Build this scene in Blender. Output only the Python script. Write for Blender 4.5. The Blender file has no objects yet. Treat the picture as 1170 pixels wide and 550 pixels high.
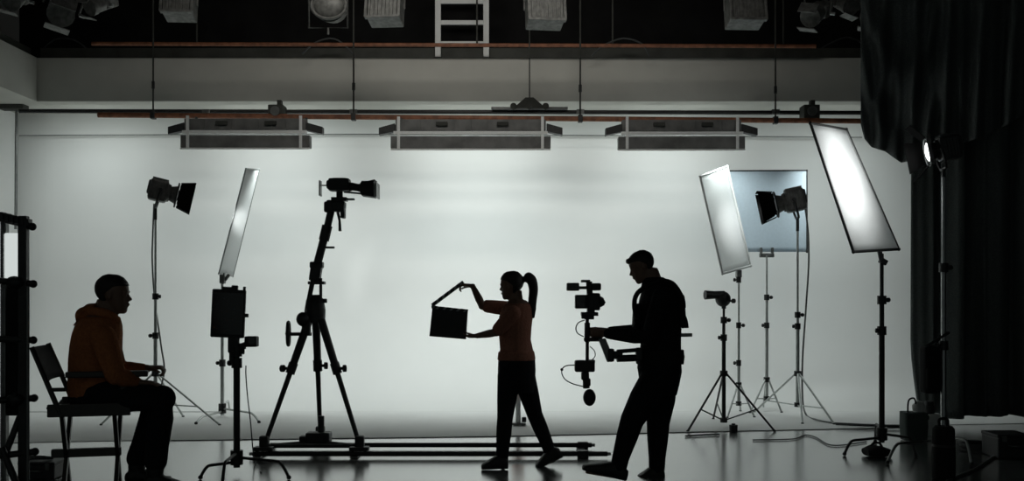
import bpy, bmesh, math, random
from mathutils import Vector as V, Matrix, Euler
random.seed(7)
PI = math.pi
SC = bpy.context.scene
COL = SC.collection

# ------------------------------------------------------------------ camera
CAMH, HOR, F = 1.41, 341.0, 1170.0          # camera height, horizon row, focal length in pixels
cd = bpy.data.cameras.new('camera'); cam = bpy.data.objects.new('camera', cd); COL.objects.link(cam)
cam.location = (0, 0, CAMH); cam.rotation_euler = (PI/2, 0, 0)
cd.sensor_width = 36.0; cd.lens = 36.0; cd.shift_y = (HOR-275.0)/1170.0
cd.clip_end = 100
SC.camera = cam
DWALL = 14.2

# ------------------------------------------------------------------ world, exposure, lights
w = bpy.data.worlds.new('world'); SC.world = w; w.use_nodes = True
w.node_tree.nodes['Background'].inputs[0].default_value = (0.85, 1.0, 0.97, 1)
w.node_tree.nodes['Background'].inputs[1].default_value = 0.085
SC.view_settings.view_transform = 'Standard'; SC.view_settings.look = 'None'
SC.view_settings.gamma = 1; SC.view_settings.use_curve_mapping = False
SC.view_settings.exposure = 0.0

def area_light(name, loc, target, size, energy, spread, color=(0.905, 1.0, 0.975)):
    l = bpy.data.lights.new(name, 'AREA'); l.shape = 'RECTANGLE'; l.size, l.size_y = size
    l.energy = energy; l.spread = math.radians(spread); l.color = color
    o = bpy.data.objects.new(name, l); COL.objects.link(o); o.location = loc
    o.rotation_euler = (V(target)-V(loc)).to_track_quat('-Z', 'Y').to_euler()
    return o
# the three hanging strip lights wash the wall below them: lights under their housings; first and last are added, without a fixture
for x, tx, wd, e, sp in ((-5.6, -6.3, 1.0, 6.5, 140), (-3.2, -3.2, 1.5, 15, 132), (-0.5, -0.5, 1.9, 22, 128), (2.05, 2.2, 1.5, 13, 132), (4.1, 4.8, 1.0, 11, 140)):
    area_light('strip_and_fill_light', (x, 12.30, 3.10), (tx, DWALL, -0.15), (wd, 0.2), e*1.04, sp)
# added unseen lights just below the beam, brightening the top of the wall
for x, wd, e in ((-5.6, 1.2, 5.5), (-3.2, 1.5, 8), (-0.5, 1.9, 10.5), (2.05, 1.5, 8), (4.4, 1.2, 4.5)):
    area_light('strip_and_fill_light', (x, 13.16, 3.56), (x, DWALL, 3.0), (wd, 0.12), e, 165)
# work light up in the grid, raking over the beam and the hanging fixtures
area_light('grid_work_light', (-0.6, 7.5, 6.2), (-0.6, 13.3, 4.4), (4.0, 0.5), 23, 84, (1.0, 0.97, 0.90))

# ------------------------------------------------------------------ helpers
def W(px, py, D):
    return V(((px-585.0)/F*D, D, CAMH+(HOR-py)/F*D))
def depth_of(py):                                  # depth of a floor point on image row py
    return CAMH*F/(py-HOR)
def G(px, py, z=0.0):                              # floor point under a pixel
    D = (CAMH-z)*F/(py-HOR)
    return V(((px-585.0)/F*D, D, z))

def material(name, color, rough=0.6, metal=0.0, bump=0.0, scale=40.0, var=0.08, spec=0.5, trans=0.0, emit=None, estr=0.0, coat=0.0):
    m = bpy.data.materials.new(name); m.use_nodes = True
    nt = m.node_tree; N = nt.nodes; L = nt.links
    b = N['Principled BSDF']
    tc = N.new('ShaderNodeTexCoord'); nz = N.new('ShaderNodeTexNoise')
    nz.inputs['Scale'].default_value = scale; nz.inputs['Detail'].default_value = 4
    L.new(tc.outputs['Object'], nz.inputs['Vector'])
    r = N.new('ShaderNodeValToRGB')
    c = V(color)
    lo = c*(1-var); hi = c*(1+var)
    r.color_ramp.elements[0].color = (lo.x, lo.y, lo.z, 1); r.color_ramp.elements[0].position = 0.35
    r.color_ramp.elements[1].color = (min(hi.x, 1), min(hi.y, 1), min(hi.z, 1), 1); r.color_ramp.elements[1].position = 0.65
    L.new(nz.outputs['Fac'], r.inputs['Fac']); L.new(r.outputs['Color'], b.inputs['Base Color'])
    b.inputs['Roughness'].default_value = rough; b.inputs['Metallic'].default_value = metal
    b.inputs['Specular IOR Level'].default_value = spec
    if coat: b.inputs['Coat Weight'].default_value = coat; b.inputs['Coat Roughness'].default_value = rough
    if bump:
        bp = N.new('ShaderNodeBump'); bp.inputs['Strength'].default_value = bump; bp.inputs['Distance'].default_value = 0.01
        L.new(nz.outputs['Fac'], bp.inputs['Height']); L.new(bp.outputs['Normal'], b.inputs['Normal'])
    if emit:
        b.inputs['Emission Color'].default_value = (*emit, 1); b.inputs['Emission Strength'].default_value = estr
    if trans:
        out = N['Material Output']; t = N.new('ShaderNodeBsdfTranslucent'); mx = N.new('ShaderNodeMixShader')
        L.new(r.outputs['Color'], t.inputs['Color'])
        mx.inputs[0].default_value = trans
        L.new(b.outputs[0], mx.inputs[1]); L.new(t.outputs[0], mx.inputs[2]); L.new(mx.outputs[0], out.inputs['Surface'])
    return m

M = {}
M['cyc'] = material('cyclorama_paint', (0.80, 0.80, 0.79), 0.75, var=0.012, scale=1.2, spec=0.2)
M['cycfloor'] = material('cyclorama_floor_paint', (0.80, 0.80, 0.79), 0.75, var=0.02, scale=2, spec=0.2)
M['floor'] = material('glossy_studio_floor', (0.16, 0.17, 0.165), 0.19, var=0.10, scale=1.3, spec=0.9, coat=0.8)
M['sheet'] = material('floor_shade_paint', (0.785, 0.785, 0.775), 0.75, var=0.02, scale=2, spec=0.2)  # weaker light on the rear floor, put into the colour
M['beam'] = material('beam_grey_paint', (0.52, 0.515, 0.475), 0.8, var=0.05, scale=2, spec=0.2)
M['dark'] = material('black_paint', (0.012, 0.012, 0.012), 0.9, var=0.2, scale=3, spec=0.1)
M['ledge'] = material('dark_steel_ledge', (0.06, 0.062, 0.055), 0.7, var=0.2, scale=4, spec=0.2)
M['rust'] = material('rust_paint_pipe', (0.26, 0.10, 0.05), 0.55, var=0.3, scale=14)
M['blackmetal'] = material('black_metal', (0.022, 0.023, 0.023), 0.5, var=0.2, scale=30)
M['blackplastic'] = material('black_plastic', (0.018, 0.019, 0.02), 0.55, bump=0.05, scale=120)
M['greymetal'] = material('grey_metal', (0.16, 0.165, 0.16), 0.4, metal=0.6, var=0.12, scale=20)
M['standmetal'] = material('stand_grey_metal', (0.50, 0.52, 0.51), 0.38, metal=0.75, var=0.1, scale=20)
M['flap'] = material('matt_black_flap', (0.004, 0.004, 0.004), 0.9, spec=0.02)
M['rail'] = material('white_rail', (0.88, 0.89, 0.88), 0.55, var=0.03)
M['steel'] = material('brushed_steel', (0.34, 0.35, 0.35), 0.32, metal=0.9, var=0.1, scale=25)
M['lampbody'] = material('lamp_housing_metal', (0.10, 0.10, 0.095), 0.5, metal=0.3, var=0.25, scale=18)
M['fixture'] = material('strip_light_grey_metal', (0.15, 0.15, 0.145), 0.6, var=0.25, scale=6)
M['gridlamp'] = material('grid_lamp_metal', (0.17, 0.17, 0.16), 0.5, metal=0.2, var=0.3, scale=18)
M['white'] = material('white_paint', (0.72, 0.73, 0.72), 0.6, var=0.04, scale=6)
M['silk'] = material('white_diffusion_fabric', (0.86, 0.87, 0.87), 0.8, var=0.015, scale=60, trans=0.6, spec=0.1)
M['bluesilk'] = material('pale_blue_diffusion_fabric', (0.74, 0.83, 0.90), 0.85, var=0.02, scale=30, trans=0.4, spec=0.1)
M['drape'] = material('black_velvet_drape', (0.10, 0.11, 0.108), 0.95, bump=0.2, scale=90, var=0.2, spec=0.15)
M['drape2'] = material('charcoal_drape', (0.17, 0.185, 0.18), 0.95, bump=0.2, scale=90, var=0.15, spec=0.15)
M['skin'] = material('skin', (0.20, 0.12, 0.085), 0.55, var=0.06, scale=25)
M['hair'] = material('dark_hair', (0.018, 0.013, 0.010), 0.55, bump=0.5, scale=160, var=0.3)
M['hoodie'] = material('rust_orange_hoodie_cotton', (0.42, 0.15, 0.06), 0.95, bump=0.3, scale=70, var=0.12, spec=0.1)
M['shirt'] = material('brick_red_shirt_cotton', (0.36, 0.16, 0.11), 0.9, bump=0.3, scale=70, var=0.12, spec=0.1)
M['blackcloth'] = material('black_cotton', (0.018, 0.018, 0.019), 0.9, bump=0.3, scale=80, var=0.2, spec=0.15)
M['denim'] = material('dark_denim', (0.016, 0.017, 0.020), 0.9, bump=0.3, scale=110, var=0.2, spec=0.15)
M['shoe'] = material('black_shoe', (0.02, 0.02, 0.02), 0.6, var=0.2)
M['canvas'] = material('black_canvas', (0.02, 0.02, 0.02), 0.9, bump=0.3, scale=150, var=0.15, spec=0.2)
M['darkwood'] = material('black_lacquered_wood', (0.028, 0.024, 0.02), 0.45, var=0.25, scale=9)
M['screen'] = material('dark_screen_glass', (0.012, 0.013, 0.015), 0.15, var=0.05)
M['lens'] = material('lens_glass', (0.02, 0.02, 0.025), 0.05, var=0.05)
M['slate'] = material('black_slate_board', (0.020, 0.021, 0.022), 0.45, var=0.1, scale=15)
M['chalk'] = material('slate_white_paint', (0.30, 0.30, 0.30), 0.6)
M['glow'] = material('lit_fresnel_lens', (0.8, 0.8, 0.8), 0.3, emit=(0.95, 1, 0.98), estr=2.2)
M['gapglow'] = material('rack_gap_glow', (0.8, 0.8, 0.8), 0.5, emit=(0.93, 1, 0.98), estr=0.62)  # self-lit material for the patch added in the rack gap
M['greenbag'] = material('dark_green_canvas', (0.075, 0.095, 0.09), 0.9, bump=0.3, scale=120, var=0.1)
M['cable'] = material('black_rubber_cable', (0.05, 0.055, 0.055), 0.6)
M['orange'] = material('orange_plastic', (0.75, 0.22, 0.10), 0.5, var=0.05)
M['paper'] = material('white_paper', (0.62, 0.62, 0.60), 0.85, var=0.05, scale=12)

class MB:
    """collects shapes in world space"""
    def __init__(s, mat=None):
        s.v = []; s.f = []; s.sm = []; s.M = mat or Matrix.Identity(4)
    def add(s, vs, fs, smooth=False):
        n = len(s.v)
        s.v += [s.M @ V(q) for q in vs]
        s.f += [tuple(i+n for i in f) for f in fs]; s.sm += [smooth]*len(fs)
        return s
    def box(s, c, size, rot=None, bev=0.0):
        hx, hy, hz = size[0]/2, size[1]/2, size[2]/2
        c = V(c); R = rot or Matrix.Identity(3)
        b = min(bev, hx*0.9, hy*0.9, hz*0.9)
        if b <= 0:
            vs = [c+R@V((x*hx, y*hy, z*hz)) for z in (-1, 1) for y in (-1, 1) for x in (-1, 1)]
            s.add(vs, [(0, 2, 3, 1), (4, 5, 7, 6), (0, 1, 5, 4), (2, 6, 7, 3), (0, 4, 6, 2), (1, 3, 7, 5)])
        else:
            bm = bmesh.new(); bmesh.ops.create_cube(bm, size=1)
            for q in bm.verts: q.co = V((q.co.x*2*hx, q.co.y*2*hy, q.co.z*2*hz))
            bmesh.ops.bevel(bm, geom=list(bm.edges), offset=b, segments=2, affect='EDGES', profile=0.6)
            bm.verts.index_update()
            s.add([c+R@q.co for q in bm.verts], [tuple(q.index for q in f.verts) for f in bm.faces]); bm.free()
        return s
    def rings(s, rings, caps=True, smooth=True):
        n = len(rings[0]); vs = []; fs = []
        for r in rings: vs += list(r)
        for k in range(len(rings)-1):
            for i in range(n):
                j = (i+1) % n
                fs.append((k*n+i, k*n+j, (k+1)*n+j, (k+1)*n+i))
        s.add(vs, fs, smooth)
        if caps:
            s.add(list(rings[0]), [tuple(reversed(range(n)))]); s.add(list(rings[-1]), [tuple(range(n))])
        return s
    def tube(s, pts, r, n=10, caps=True, closed=False):
        pts = [V(p) for p in pts]; m = len(pts)
        rs = list(r) if isinstance(r, (list, tuple)) else [r]*m
        if len(rs) != m:                       # stretch a short list of radii along the path
            q = [k*(len(rs)-1)/(m-1) for k in range(m)]
            rs = [rs[int(t)]*(1-t+int(t))+rs[min(int(t)+1, len(rs)-1)]*(t-int(t)) for t in q]
        rings = []; nrm = None
        for i, p in enumerate(pts):
            a = pts[max(i-1, 0)]; b = pts[min(i+1, m-1)]
            t = (b-a).normalized()
            if nrm is None:
                up = V((0, 0, 1)) if abs(t.z) < 0.9 else V((0, 1, 0))
                nrm = t.cross(up).normalized()
            else:
                nrm = (nrm-t*nrm.dot(t)).normalized()
            bi = t.cross(nrm)
            rings.append([p+nrm*(math.cos(2*PI*k/n)*rs[i])+bi*(math.sin(2*PI*k/n)*rs[i]) for k in range(n)])
        return s.rings(rings, caps)
    def cyl(s, a, b, r0, r1=None, n=14):
        return s.tube([a, b], [r0, r0 if r1 is None else r1], n)
    def loft(s, secs, n=20, p=2.3):
        """secs: (center, axis vector a, axis vector b): closed superellipse rings"""
        rings = []
        for c, a, b in secs:
            c, a, b = V(c), V(a), V(b); ring = []
            for k in range(n):
                t = 2*PI*k/n; ct, st = math.cos(t), math.sin(t)
                ring.append(c+a*(math.copysign(abs(ct)**(2/p), ct))+b*(math.copysign(abs(st)**(2/p), st)))
            rings.append(ring)
        return s.rings(rings)
    def ball(s, c, r, rot=None, nu=16, nv=10):
        c = V(c); rr = r if isinstance(r, (tuple, list)) else (r, r, r); R = rot or Matrix.Identity(3)
        rings = []
        for i in range(1, nv):
            ph = PI*i/nv
            rings.append([c+R@V((rr[0]*math.sin(ph)*math.cos(2*PI*k/nu), rr[1]*math.sin(ph)*math.sin(2*PI*k/nu), -rr[2]*math.cos(ph))) for k in range(nu)])
        bot = c+R@V((0, 0, -rr[2])); top = c+R@V((0, 0, rr[2]))
        n0 = len(s.v)
        s.rings(rings, caps=False)
        L = (nv-2)*nu
        s.v += [s.M@bot, s.M@top]
        for k in range(nu):
            s.f.append((n0+(k+1) % nu, n0+k, n0+len(rings)*nu)); s.sm.append(True)
            s.f.append((n0+L+k, n0+L+(k+1) % nu, n0+len(rings)*nu+1)); s.sm.append(True)
        return s
    def prism(s, poly, off):
        """closed polygon (3-D points) extruded by the vector off"""
        poly = [V(p) for p in poly]; off = V(off); n = len(poly)
        vs = poly+[p+off for p in poly]
        fs = [tuple(reversed(range(n))), tuple(range(n, 2*n))]+[(i, (i+1) % n, n+(i+1) % n, n+i) for i in range(n)]
        return s.add(vs, fs)
    def sheet(s, fn, nu, nv, off):
        """grid surface fn(u,v) with thickness vector off"""
        off = V(off)
        A = [[V(fn(i/nu, j/nv)) for j in range(nv+1)] for i in range(nu+1)]
        m = nv+1; cnt = (nu+1)*m
        vs = [p for r in A for p in r]; vs += [p+off for p in vs]
        fs = []
        for i in range(nu):
            for j in range(nv):
                a, b, c, d = i*m+j, (i+1)*m+j, (i+1)*m+j+1, i*m+j+1
                fs.append((a, b, c, d)); fs.append((d+cnt, c+cnt, b+cnt, a+cnt))
        for i in range(nu):
            for j in (0, nv):
                a, b = i*m+j, (i+1)*m+j; fs.append((a, a+cnt, b+cnt, b))
        for j in range(nv):
            for i in (0, nu):
                a, b = i*m+j, i*m+j+1; fs.append((a, b, b+cnt, a+cnt))
        n0 = len(s.f); s.add(vs, fs, True)
        for i in range(n0+2*nu*nv, len(s.f)): s.sm[i] = False
        return s
    def build(s, name, m, parent=None, remesh=None, smooth_iter=0, auto=True):
        org = V(ORG[parent.name]) if parent is not None else V((0, 0, 0))
        me = bpy.data.meshes.new(name)
        if parent is None and s.v:
            lo = V([min(q[i] for q in s.v) for i in range(3)]); hi = V([max(q[i] for q in s.v) for i in range(3)])
            org = V(((lo.x+hi.x)/2, (lo.y+hi.y)/2, lo.z))
        me.from_pydata([q-org for q in s.v], [], s.f)
        me.polygons.foreach_set('use_smooth', s.sm)
        bm = bmesh.new(); bm.from_mesh(me); bmesh.ops.recalc_face_normals(bm, faces=bm.faces); bm.to_mesh(me); bm.free()
        o = bpy.data.objects.new(name, me); COL.objects.link(o)
        if remesh:
            md = o.modifiers.new('r', 'REMESH'); md.mode = 'VOXEL'; md.voxel_size = remesh; md.use_smooth_shade = True
            if smooth_iter:
                m2 = o.modifiers.new('s', 'SMOOTH'); m2.factor = 0.5; m2.iterations = smooth_iter
            dg = bpy.context.evaluated_depsgraph_get()
            nm = bpy.data.meshes.new_from_object(o.evaluated_get(dg)); o.modifiers.clear()
            o.data = nm; bpy.data.meshes.remove(me); me = nm; me.name = name
            me.polygons.foreach_set('use_smooth', [True]*len(me.polygons))
        me.materials.clear(); me.materials.append(M[m] if isinstance(m, str) else m)
        if parent is None: o.location = org
        else: o.parent = parent
        ORG[o.name] = org
        return o
ORG = {}

def tag(o, label=None, cat=None, group=None, kind=None):
    if label: o['label'] = label
    if cat: o['category'] = cat
    if group: o['group'] = group
    if kind: o['kind'] = kind
    return o
def thing(name, loc, label, cat, group=None):
    o = bpy.data.objects.new(name, None); COL.objects.link(o); o.location = loc; o.empty_display_size = 0.1
    ORG[o.name] = V(loc)
    return tag(o, label, cat, group)
def struct(name, mb, m): return tag(mb.build(name, m), kind='structure')
def frame3(z, hint=(0, 0, 1)):
    """rotation whose local Y axis points along z, local Z as near hint as possible"""
    y = V(z).normalized(); h = V(hint)
    x = y.cross(h).normalized(); zz = x.cross(y).normalized()
    return Matrix((x, y, zz)).transposed()
def at(loc, R): return Matrix.Translation(V(loc)) @ R.to_4x4()
def smoothpath(pts, k=6):
    pts = [V(p) for p in pts]; out = []
    P = [pts[0]]+pts+[pts[-1]]
    for i in range(1, len(P)-2):
        for j in range(k):
            t = j/k; a, b, c, d = P[i-1], P[i], P[i+1], P[i+2]
            out.append(0.5*((2*b)+(c-a)*t+(2*a-5*b+4*c-d)*t*t+(3*b-a-3*c+d)*t**3))
    out.append(pts[-1]); return out

# ------------------------------------------------------------------ setting
DW = 14.2; XL = -6.86; XR = 8.2; ZC = 6.6; RC = 1.6; BACK = -2.5
struct('floor', MB().box((0.67, (DW+0.4+BACK)/2, -0.1), (XR-XL+1.2, DW+0.4-BACK, 0.2)), 'floor')
struct('ceiling', MB().box((0.67, (DW+0.4+BACK)/2, ZC+0.1), (XR-XL+1.2, DW+0.4-BACK, 0.2)), 'dark')
# white cyclorama: flat wall with a cove into a painted floor apron, front edge a little oblique
def cyc_back():
    prof = [(0.0, 4.05)]+[(0.0, RC+(4.05-RC)*(1-k/3)) for k in range(1, 4)]
    prof += [(RC*(1-math.cos(a)), RC*(1-math.sin(a))+0.005) for a in [PI/2*k/20 for k in range(1, 21)]]
    xs = [XL-0.15+(XR-XL+0.3)*i/24 for i in range(25)]
    m = MB()
    def fn(u, v):
        i = v*(len(prof)-1); q = prof[int(round(i))]
        return (xs[int(round(u*24))], DW-q[0], q[1])
    m.sheet(fn, 24, len(prof)-1, (0, 0.06, -0.008)); return m
struct('wall_back', cyc_back(), 'cyc')
yl, yr = depth_of(507), depth_of(487)
def front_y(x): return yl+(yr-yl)*(x-(-5.0))/(4.3+5.0)
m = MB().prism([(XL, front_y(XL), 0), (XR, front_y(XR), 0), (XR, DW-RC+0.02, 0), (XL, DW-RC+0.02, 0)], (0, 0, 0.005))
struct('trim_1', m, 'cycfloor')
struct('wall_left', MB().box((XL-0.15, (DW+BACK)/2, 3.3), (0.3, DW-BACK+0.4, 6.6)), 'cyc')
struct('wall_right', MB().box((XR+0.15, (DW+BACK)/2, 3.3), (0.3, DW-BACK+0.4, 6.6)), 'dark')
struct('trim_2', MB().box((0.67, DW+0.13, 5.3), (XR-XL, 0.14, 2.6)), 'dark')
# concrete beam along the back and its return along the left wall
DB = 13.3; zb0 = W(0, 116, DB).z; zb1 = W(0, 66, DB).z
xb = W(42, 0, DB).x
struct('trim_3', MB().box(((xb+XR)/2, (DB+DW+0.05)/2, (zb0+zb1)/2), (XR-xb, DW+0.05-DB, zb1-zb0), bev=0.01), 'beam')
struct('trim_4', MB().prism([(xb, DW+0.05, zb0), (xb, DB, zb0), (xb-0.04, 6.0, zb0), (XL-0.05, 6.0, zb0), (XL-0.05, DW+0.05, zb0)], (0, 0, zb1-zb0)), 'beam')
# dark steel ledge on top of the beam
struct('trim_5', MB().box(((xb+XR)/2, DB+0.35, zb1+0.075), (XR-xb, 0.5, 0.15)), 'ledge')
struct('trim_6', MB().box((xb-0.45, (DB+6)/2, zb1+0.06), (0.75, DB-6, 0.12)), 'ledge')

# thin layer over the painted apron, the floor's dim band put into its colour
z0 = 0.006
tag(MB().prism([G(188, 503.5, z0), G(560, 499, z0), G(1034, 488.5, z0), G(1034, 469.3, z0), G(640, 469.3, z0), G(260, 469.3, z0)], (0, 0, 0.002)).build('floor_shade', 'sheet'),
    'pale grey layer of painted shade on the studio floor between the dolly track and the white wall', 'painted shade')

# ------------------------------------------------------------------ pipes and hangers
p0, p1 = W(105, 50, 13.0), W(932, 53, 13.0)
o = thing('lighting_pipe', (p0+p1)/2, 'long rust coloured pipe above the grey beam, upper of the two rust pipes', 'pipe')
MB().cyl(p0, p1, 0.024).build('pipe', 'rust', o)
for px in (225, 545, 700, 895):
    a = W(px, 51, 13.0); MB().cyl((a.x, a.y, a.z), (a.x, a.y, ZC), 0.012, n=8).build('hanger_rod', 'ledge', o)
q0, q1 = W(22, 127, 12.8), W(990, 129, 12.8)
o = thing('lighting_pipe', (q0+q1)/2, 'long black pipe running just under the grey beam across the white wall', 'pipe')
MB().cyl(q0, q1, 0.026).build('pipe', 'blackmetal', o)
for px in (236, 404, 663, 886):
    a = W(px, 128, 12.8)
    MB().box((a.x, a.y, a.z), (0.10, 0.065, 0.06), bev=0.008).build('coupler', 'greymetal', o)
r0, r1 = W(112, 131.5, 12.6), W(990, 138.5, 12.6)
o = thing('lighting_pipe', (r0+r1)/2, 'long rust coloured pipe carrying the three strip lights, lower of the two rust pipes', 'pipe')
MB().cyl(r0, r1, 0.032).build('pipe', 'rust', o)
def on_pipe(px): t = (px-112)/(990-112); return r0.lerp(r1, t)
for px in (175, 404, 663, 886):
    a = on_pipe(px)
    h = MB().cyl((a.x, a.y, a.z-0.02), (a.x, a.y, ZC), 0.011, n=8).build('hanger_rod', 'ledge', o)
    MB().box((a.x, a.y, a.z+0.0), (0.055, 0.09, 0.09), bev=0.008).build('coupler', 'blackmetal', h)
    MB().cyl((a.x, a.y, a.z+0.33), (a.x, a.y, a.z+0.42), 0.02, n=8).build('turnbuckle', 'blackmetal', h)
# clamps / small pulleys on the lower pipes
for px, wd, lab in ((317, 0.19, 'dark square pulley box on the pipes above the left strip light'), (925, 0.20, 'dark square pulley box on the pipes beside the black drape')):
    a = W(px, 129, 12.7)
    o = thing('pulley_box', a, lab, 'pulley', 'pulley boxes on the pipes')
    MB().box(a, (wd, 0.22, 0.17), bev=0.015).build('housing', 'ledge', o)
    MB().cyl(a+V((0, -0.14, 0)), a+V((0, -0.09, 0)), 0.06).build('pulley_wheel', 'greymetal', o)
    MB().box(a+V((0.03, 0, 0.11)), (0.05, 0.1, 0.08)).build('hook', 'ledge', o)
a = W(605, 124, 12.75)
o = thing('pulley_trolley', a, 'dark pulley trolley on the black pipe near the middle of the beam', 'pulley')
MB().box(a, (0.95, 0.06, 0.035), bev=0.008).build('rail', 'greymetal', o)
MB().prism([a+V((-0.2, -0.04, 0.0)), a+V((0.2, -0.04, 0.0)), a+V((0.05, -0.04, 0.13)), a+V((-0.05, -0.04, 0.13))], (0, 0.08, 0)).build('bracket', 'ledge', o)
for dx in (-0.2, 0.0, 0.2):
    MB().cyl(a+V((dx, -0.06, 0.02)), a+V((dx, 0.06, 0.02)), 0.04).build('pulley_wheel', 'ledge', o)
MB().cyl(a+V((0, 0, 0.1)), a+V((0, 0, ZC-a.z)), 0.008, n=8).build('suspension_wire', 'ledge', o)
# left corner rod and horizontal catenary wire
a = W(19, 124, 13.6); b = W(18, 262, 13.6)
o = thing('corner_rod', b, 'thin grey rod hanging in the upper left corner of the white wall', 'rod')
MB().cyl(a, b, 0.020, n=8).build('rod', 'greymetal', o)
MB().box(a+V((-0.02, -0.05, 0.03)), (0.34, 0.18, 0.12), bev=0.02).build('clamp', 'ledge', o)
tag(MB().tube([W(22, 155, 13.9), W(195, 154, 13.9), W(420, 153.5, 13.9), W(700, 155, 13.9), W(985, 157, 13.9)], 0.007, 6).build('support_wire', 'greymetal'),
    'thin wire stretched across the top of the white wall behind the strip lights', 'wire')

# ------------------------------------------------------------------ hanging strip lights
def strip_light(x0, x1, label, dy):
    D = 12.35
    a = W(x0, 152+dy, D); b = W(x1, 152+dy, D); c = (a+b)/2; L = b.x-a.x
    o = thing('strip_light', c+V((0, 0, -0.2)), label, 'strip light', 'strip lights under the pipes')
    mm = D/F
    up = MB(); up.box(c+V((0, 0, 9*mm)), (L*0.94, 0.14, 13*mm), bev=0.01)
    for k in range(9): up.box(c+V((-L*0.42+L*0.84*k/8, -0.075, 9*mm)), (0.012, 0.02, 12*mm))
    up.build('upper_housing', 'fixture', o)
    lo = MB(); lo.box(c+V((0, 0.0, -10.5*mm)), (L, 0.14, 14*mm), bev=0.01)
    lo.build('lower_housing', 'fixture', o)
    MB().box(c+V((0, -0.085, -0.2*mm)), (L*0.96, 0.03, 3.4*mm)).build('middle_rail', 'rail', o)
    MB().box(c+V((0, -0.06, -18.7*mm)), (L, 0.03, 1.8*mm)).build('bottom_rail', 'rail', o)
    for s in (-1, 1):
        MB().box(c+V((s*(L/2-0.10), -0.105, -0.5*mm)), (0.034, 0.015, 37*mm)).build('strap', 'rail', o)
        st = c+V((s*(L/2-0.10), -0.1, 17*mm)); pz = on_pipe(585+st.x*F/12.6).z
        MB().cyl((st.x, 12.55, st.z-0.03), (st.x, 12.6, pz), 0.018, n=8).build('hanger', 'greymetal', o)
        # barn flap at the end, tilted outwards
        e = c+V((s*L*0.475, 0, 7*mm)); f = e+V((s*18*mm, 0, -5*mm))
        MB().prism([e+V((0, -0.06, 4*mm)), e+V((0, -0.06, -5*mm)), f+V((0, -0.06, -4*mm)), f+V((0, -0.06, 4*mm))], (0, 0.12, 0)).build('end_flap', 'blackmetal', o)
    for s in (-0.18, 0.2):
        MB().box(c+V((L*s, -0.085, 10*mm)), (0.14, 0.04, 0.05), bev=0.01).build('vent_cover', 'ledge', o)
strip_light(208, 355, 'hanging strip light with white rails, left of the three over the white wall', 0)
strip_light(447, 629, 'hanging strip light with white rails, longest and middle of the three over the wall', 1)
strip_light(706, 850, 'hanging strip light with white rails, right of the three, nearest the black drape', 1.5)

# ------------------------------------------------------------------ ladder above the beam
D = 13.35
o = thing('white_ladder', W(528, 66, D), 'white ladder standing upright on the grey beam among the dark grid', 'ladder')
for px in (500.5, 555.5):
    a = W(px, 66, D); MB().box((a.x, D, (a.z+ZC)/2), (0.075, 0.06, ZC-a.z), bev=0.008).build('rail', 'white', o)
for py in (50, 26, 2, -22, -46, -70, -94):
    a = W(528, py, D); MB().box(a, (0.56, 0.045, 0.06), bev=0.012).build('rung', 'white', o)

# ------------------------------------------------------------------ lamps in the grid
GD = 11.2; GP = 4.85
def grid_pipe(label, y, z):
    tag(MB().cyl((XL+0.4, y, z), (XR-0.6, y, z), 0.025).build('grid_pipe', 'blackmetal'), label, 'pipe')
def hook_up(o, x, y, z):
    MB().box((x, y, GP-0.02), (0.06, 0.09, 0.12), bev=0.01).build('pipe_clamp', 'gridlamp', o)
    MB().cyl((x, y, z), (x, y, GP), 0.014, n=8).build('spigot', 'gridlamp', o)
def box_lamp(px, py, wpx, tilt, label):
    c = W(px, py, GD); s = wpx*GD/F
    o = thing('flood_lamp', c, label, 'lamp', 'box lamps in the grid')
    R = Euler((math.radians(-12), 0, math.radians(tilt))).to_matrix()
    b = MB(at(c, R)); b.box((0, 0, 0), (s, 0.26, s*0.95), bev=0.015)
    for k in range(8): b.box((-s*0.40+s*0.8*k/7, -0.14, -s*0.1), (0.014, 0.03, s*0.66))
    b.build('housing', 'gridlamp', o)
    f = MB(at(c, R))
    for sx in (-1, 1): f.box((sx*s*0.5, -0.15, 0), (0.03, 0.05, s), bev=0.005)
    f.box((0, -0.15, -s*0.5), (s*1.04, 0.05, 0.03), bev=0.005)
    f.build('front_rim', 'gridlamp', o)
    MB(at(c, R)).box((0, -0.135, s*0.28), (s*0.6, 0.02, s*0.1)).build('vent_slot', 'dark', o)
    y = MB(at(c, R)); y.tube([(-s*0.56, 0, -s*0.05), (-s*0.56, 0, s*0.75), (s*0.56, 0, s*0.75), (s*0.56, 0, -s*0.05)], 0.012, 8); y.build('yoke', 'gridlamp', o)
    hook_up(o, c.x, c.y, c.z+s*0.7)
box_lamp(206, 5, 34, 4, 'slatted box lamp in the dark grid above the left strip light')
box_lamp(441, 9, 38, -6, 'grey box lamp in the grid between the round lamp and the white ladder')
box_lamp(622, 11, 41, 8, 'grey box lamp in the grid just right of the white ladder')
box_lamp(850, 11, 40, 3, 'grey box lamp in the grid above the right strip light')
c = W(376, 6, GD)
o = thing('round_flood_lamp', c, 'round fresnel lamp in a square frame, left of the white ladder in the grid', 'lamp')
MB().cyl(c+V((0, 0.28, 0.04)), c, 0.16, 0.18, 24).build('housing', 'gridlamp', o)
k = MB(); k.tube([c+V((0.19*math.cos(t), -0.015, 0.15*math.sin(t))) for t in [2*PI*i/24 for i in range(25)]], 0.018, 8); k.build('lens_ring', 'gridlamp', o)
MB().ball(c, (0.165, 0.05, 0.14)).build('lens', 'gridlamp', o)
k = MB(); k.tube([c+V((-0.21, -0.05, 0.3)), c+V((-0.21, -0.05, -0.26)), c+V((0.21, -0.05, -0.26)), c+V((0.21, -0.05, 0.3)), c+V((-0.21, -0.05, 0.3))], 0.011, 6); k.build('filter_frame', 'gridlamp', o)
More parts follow.
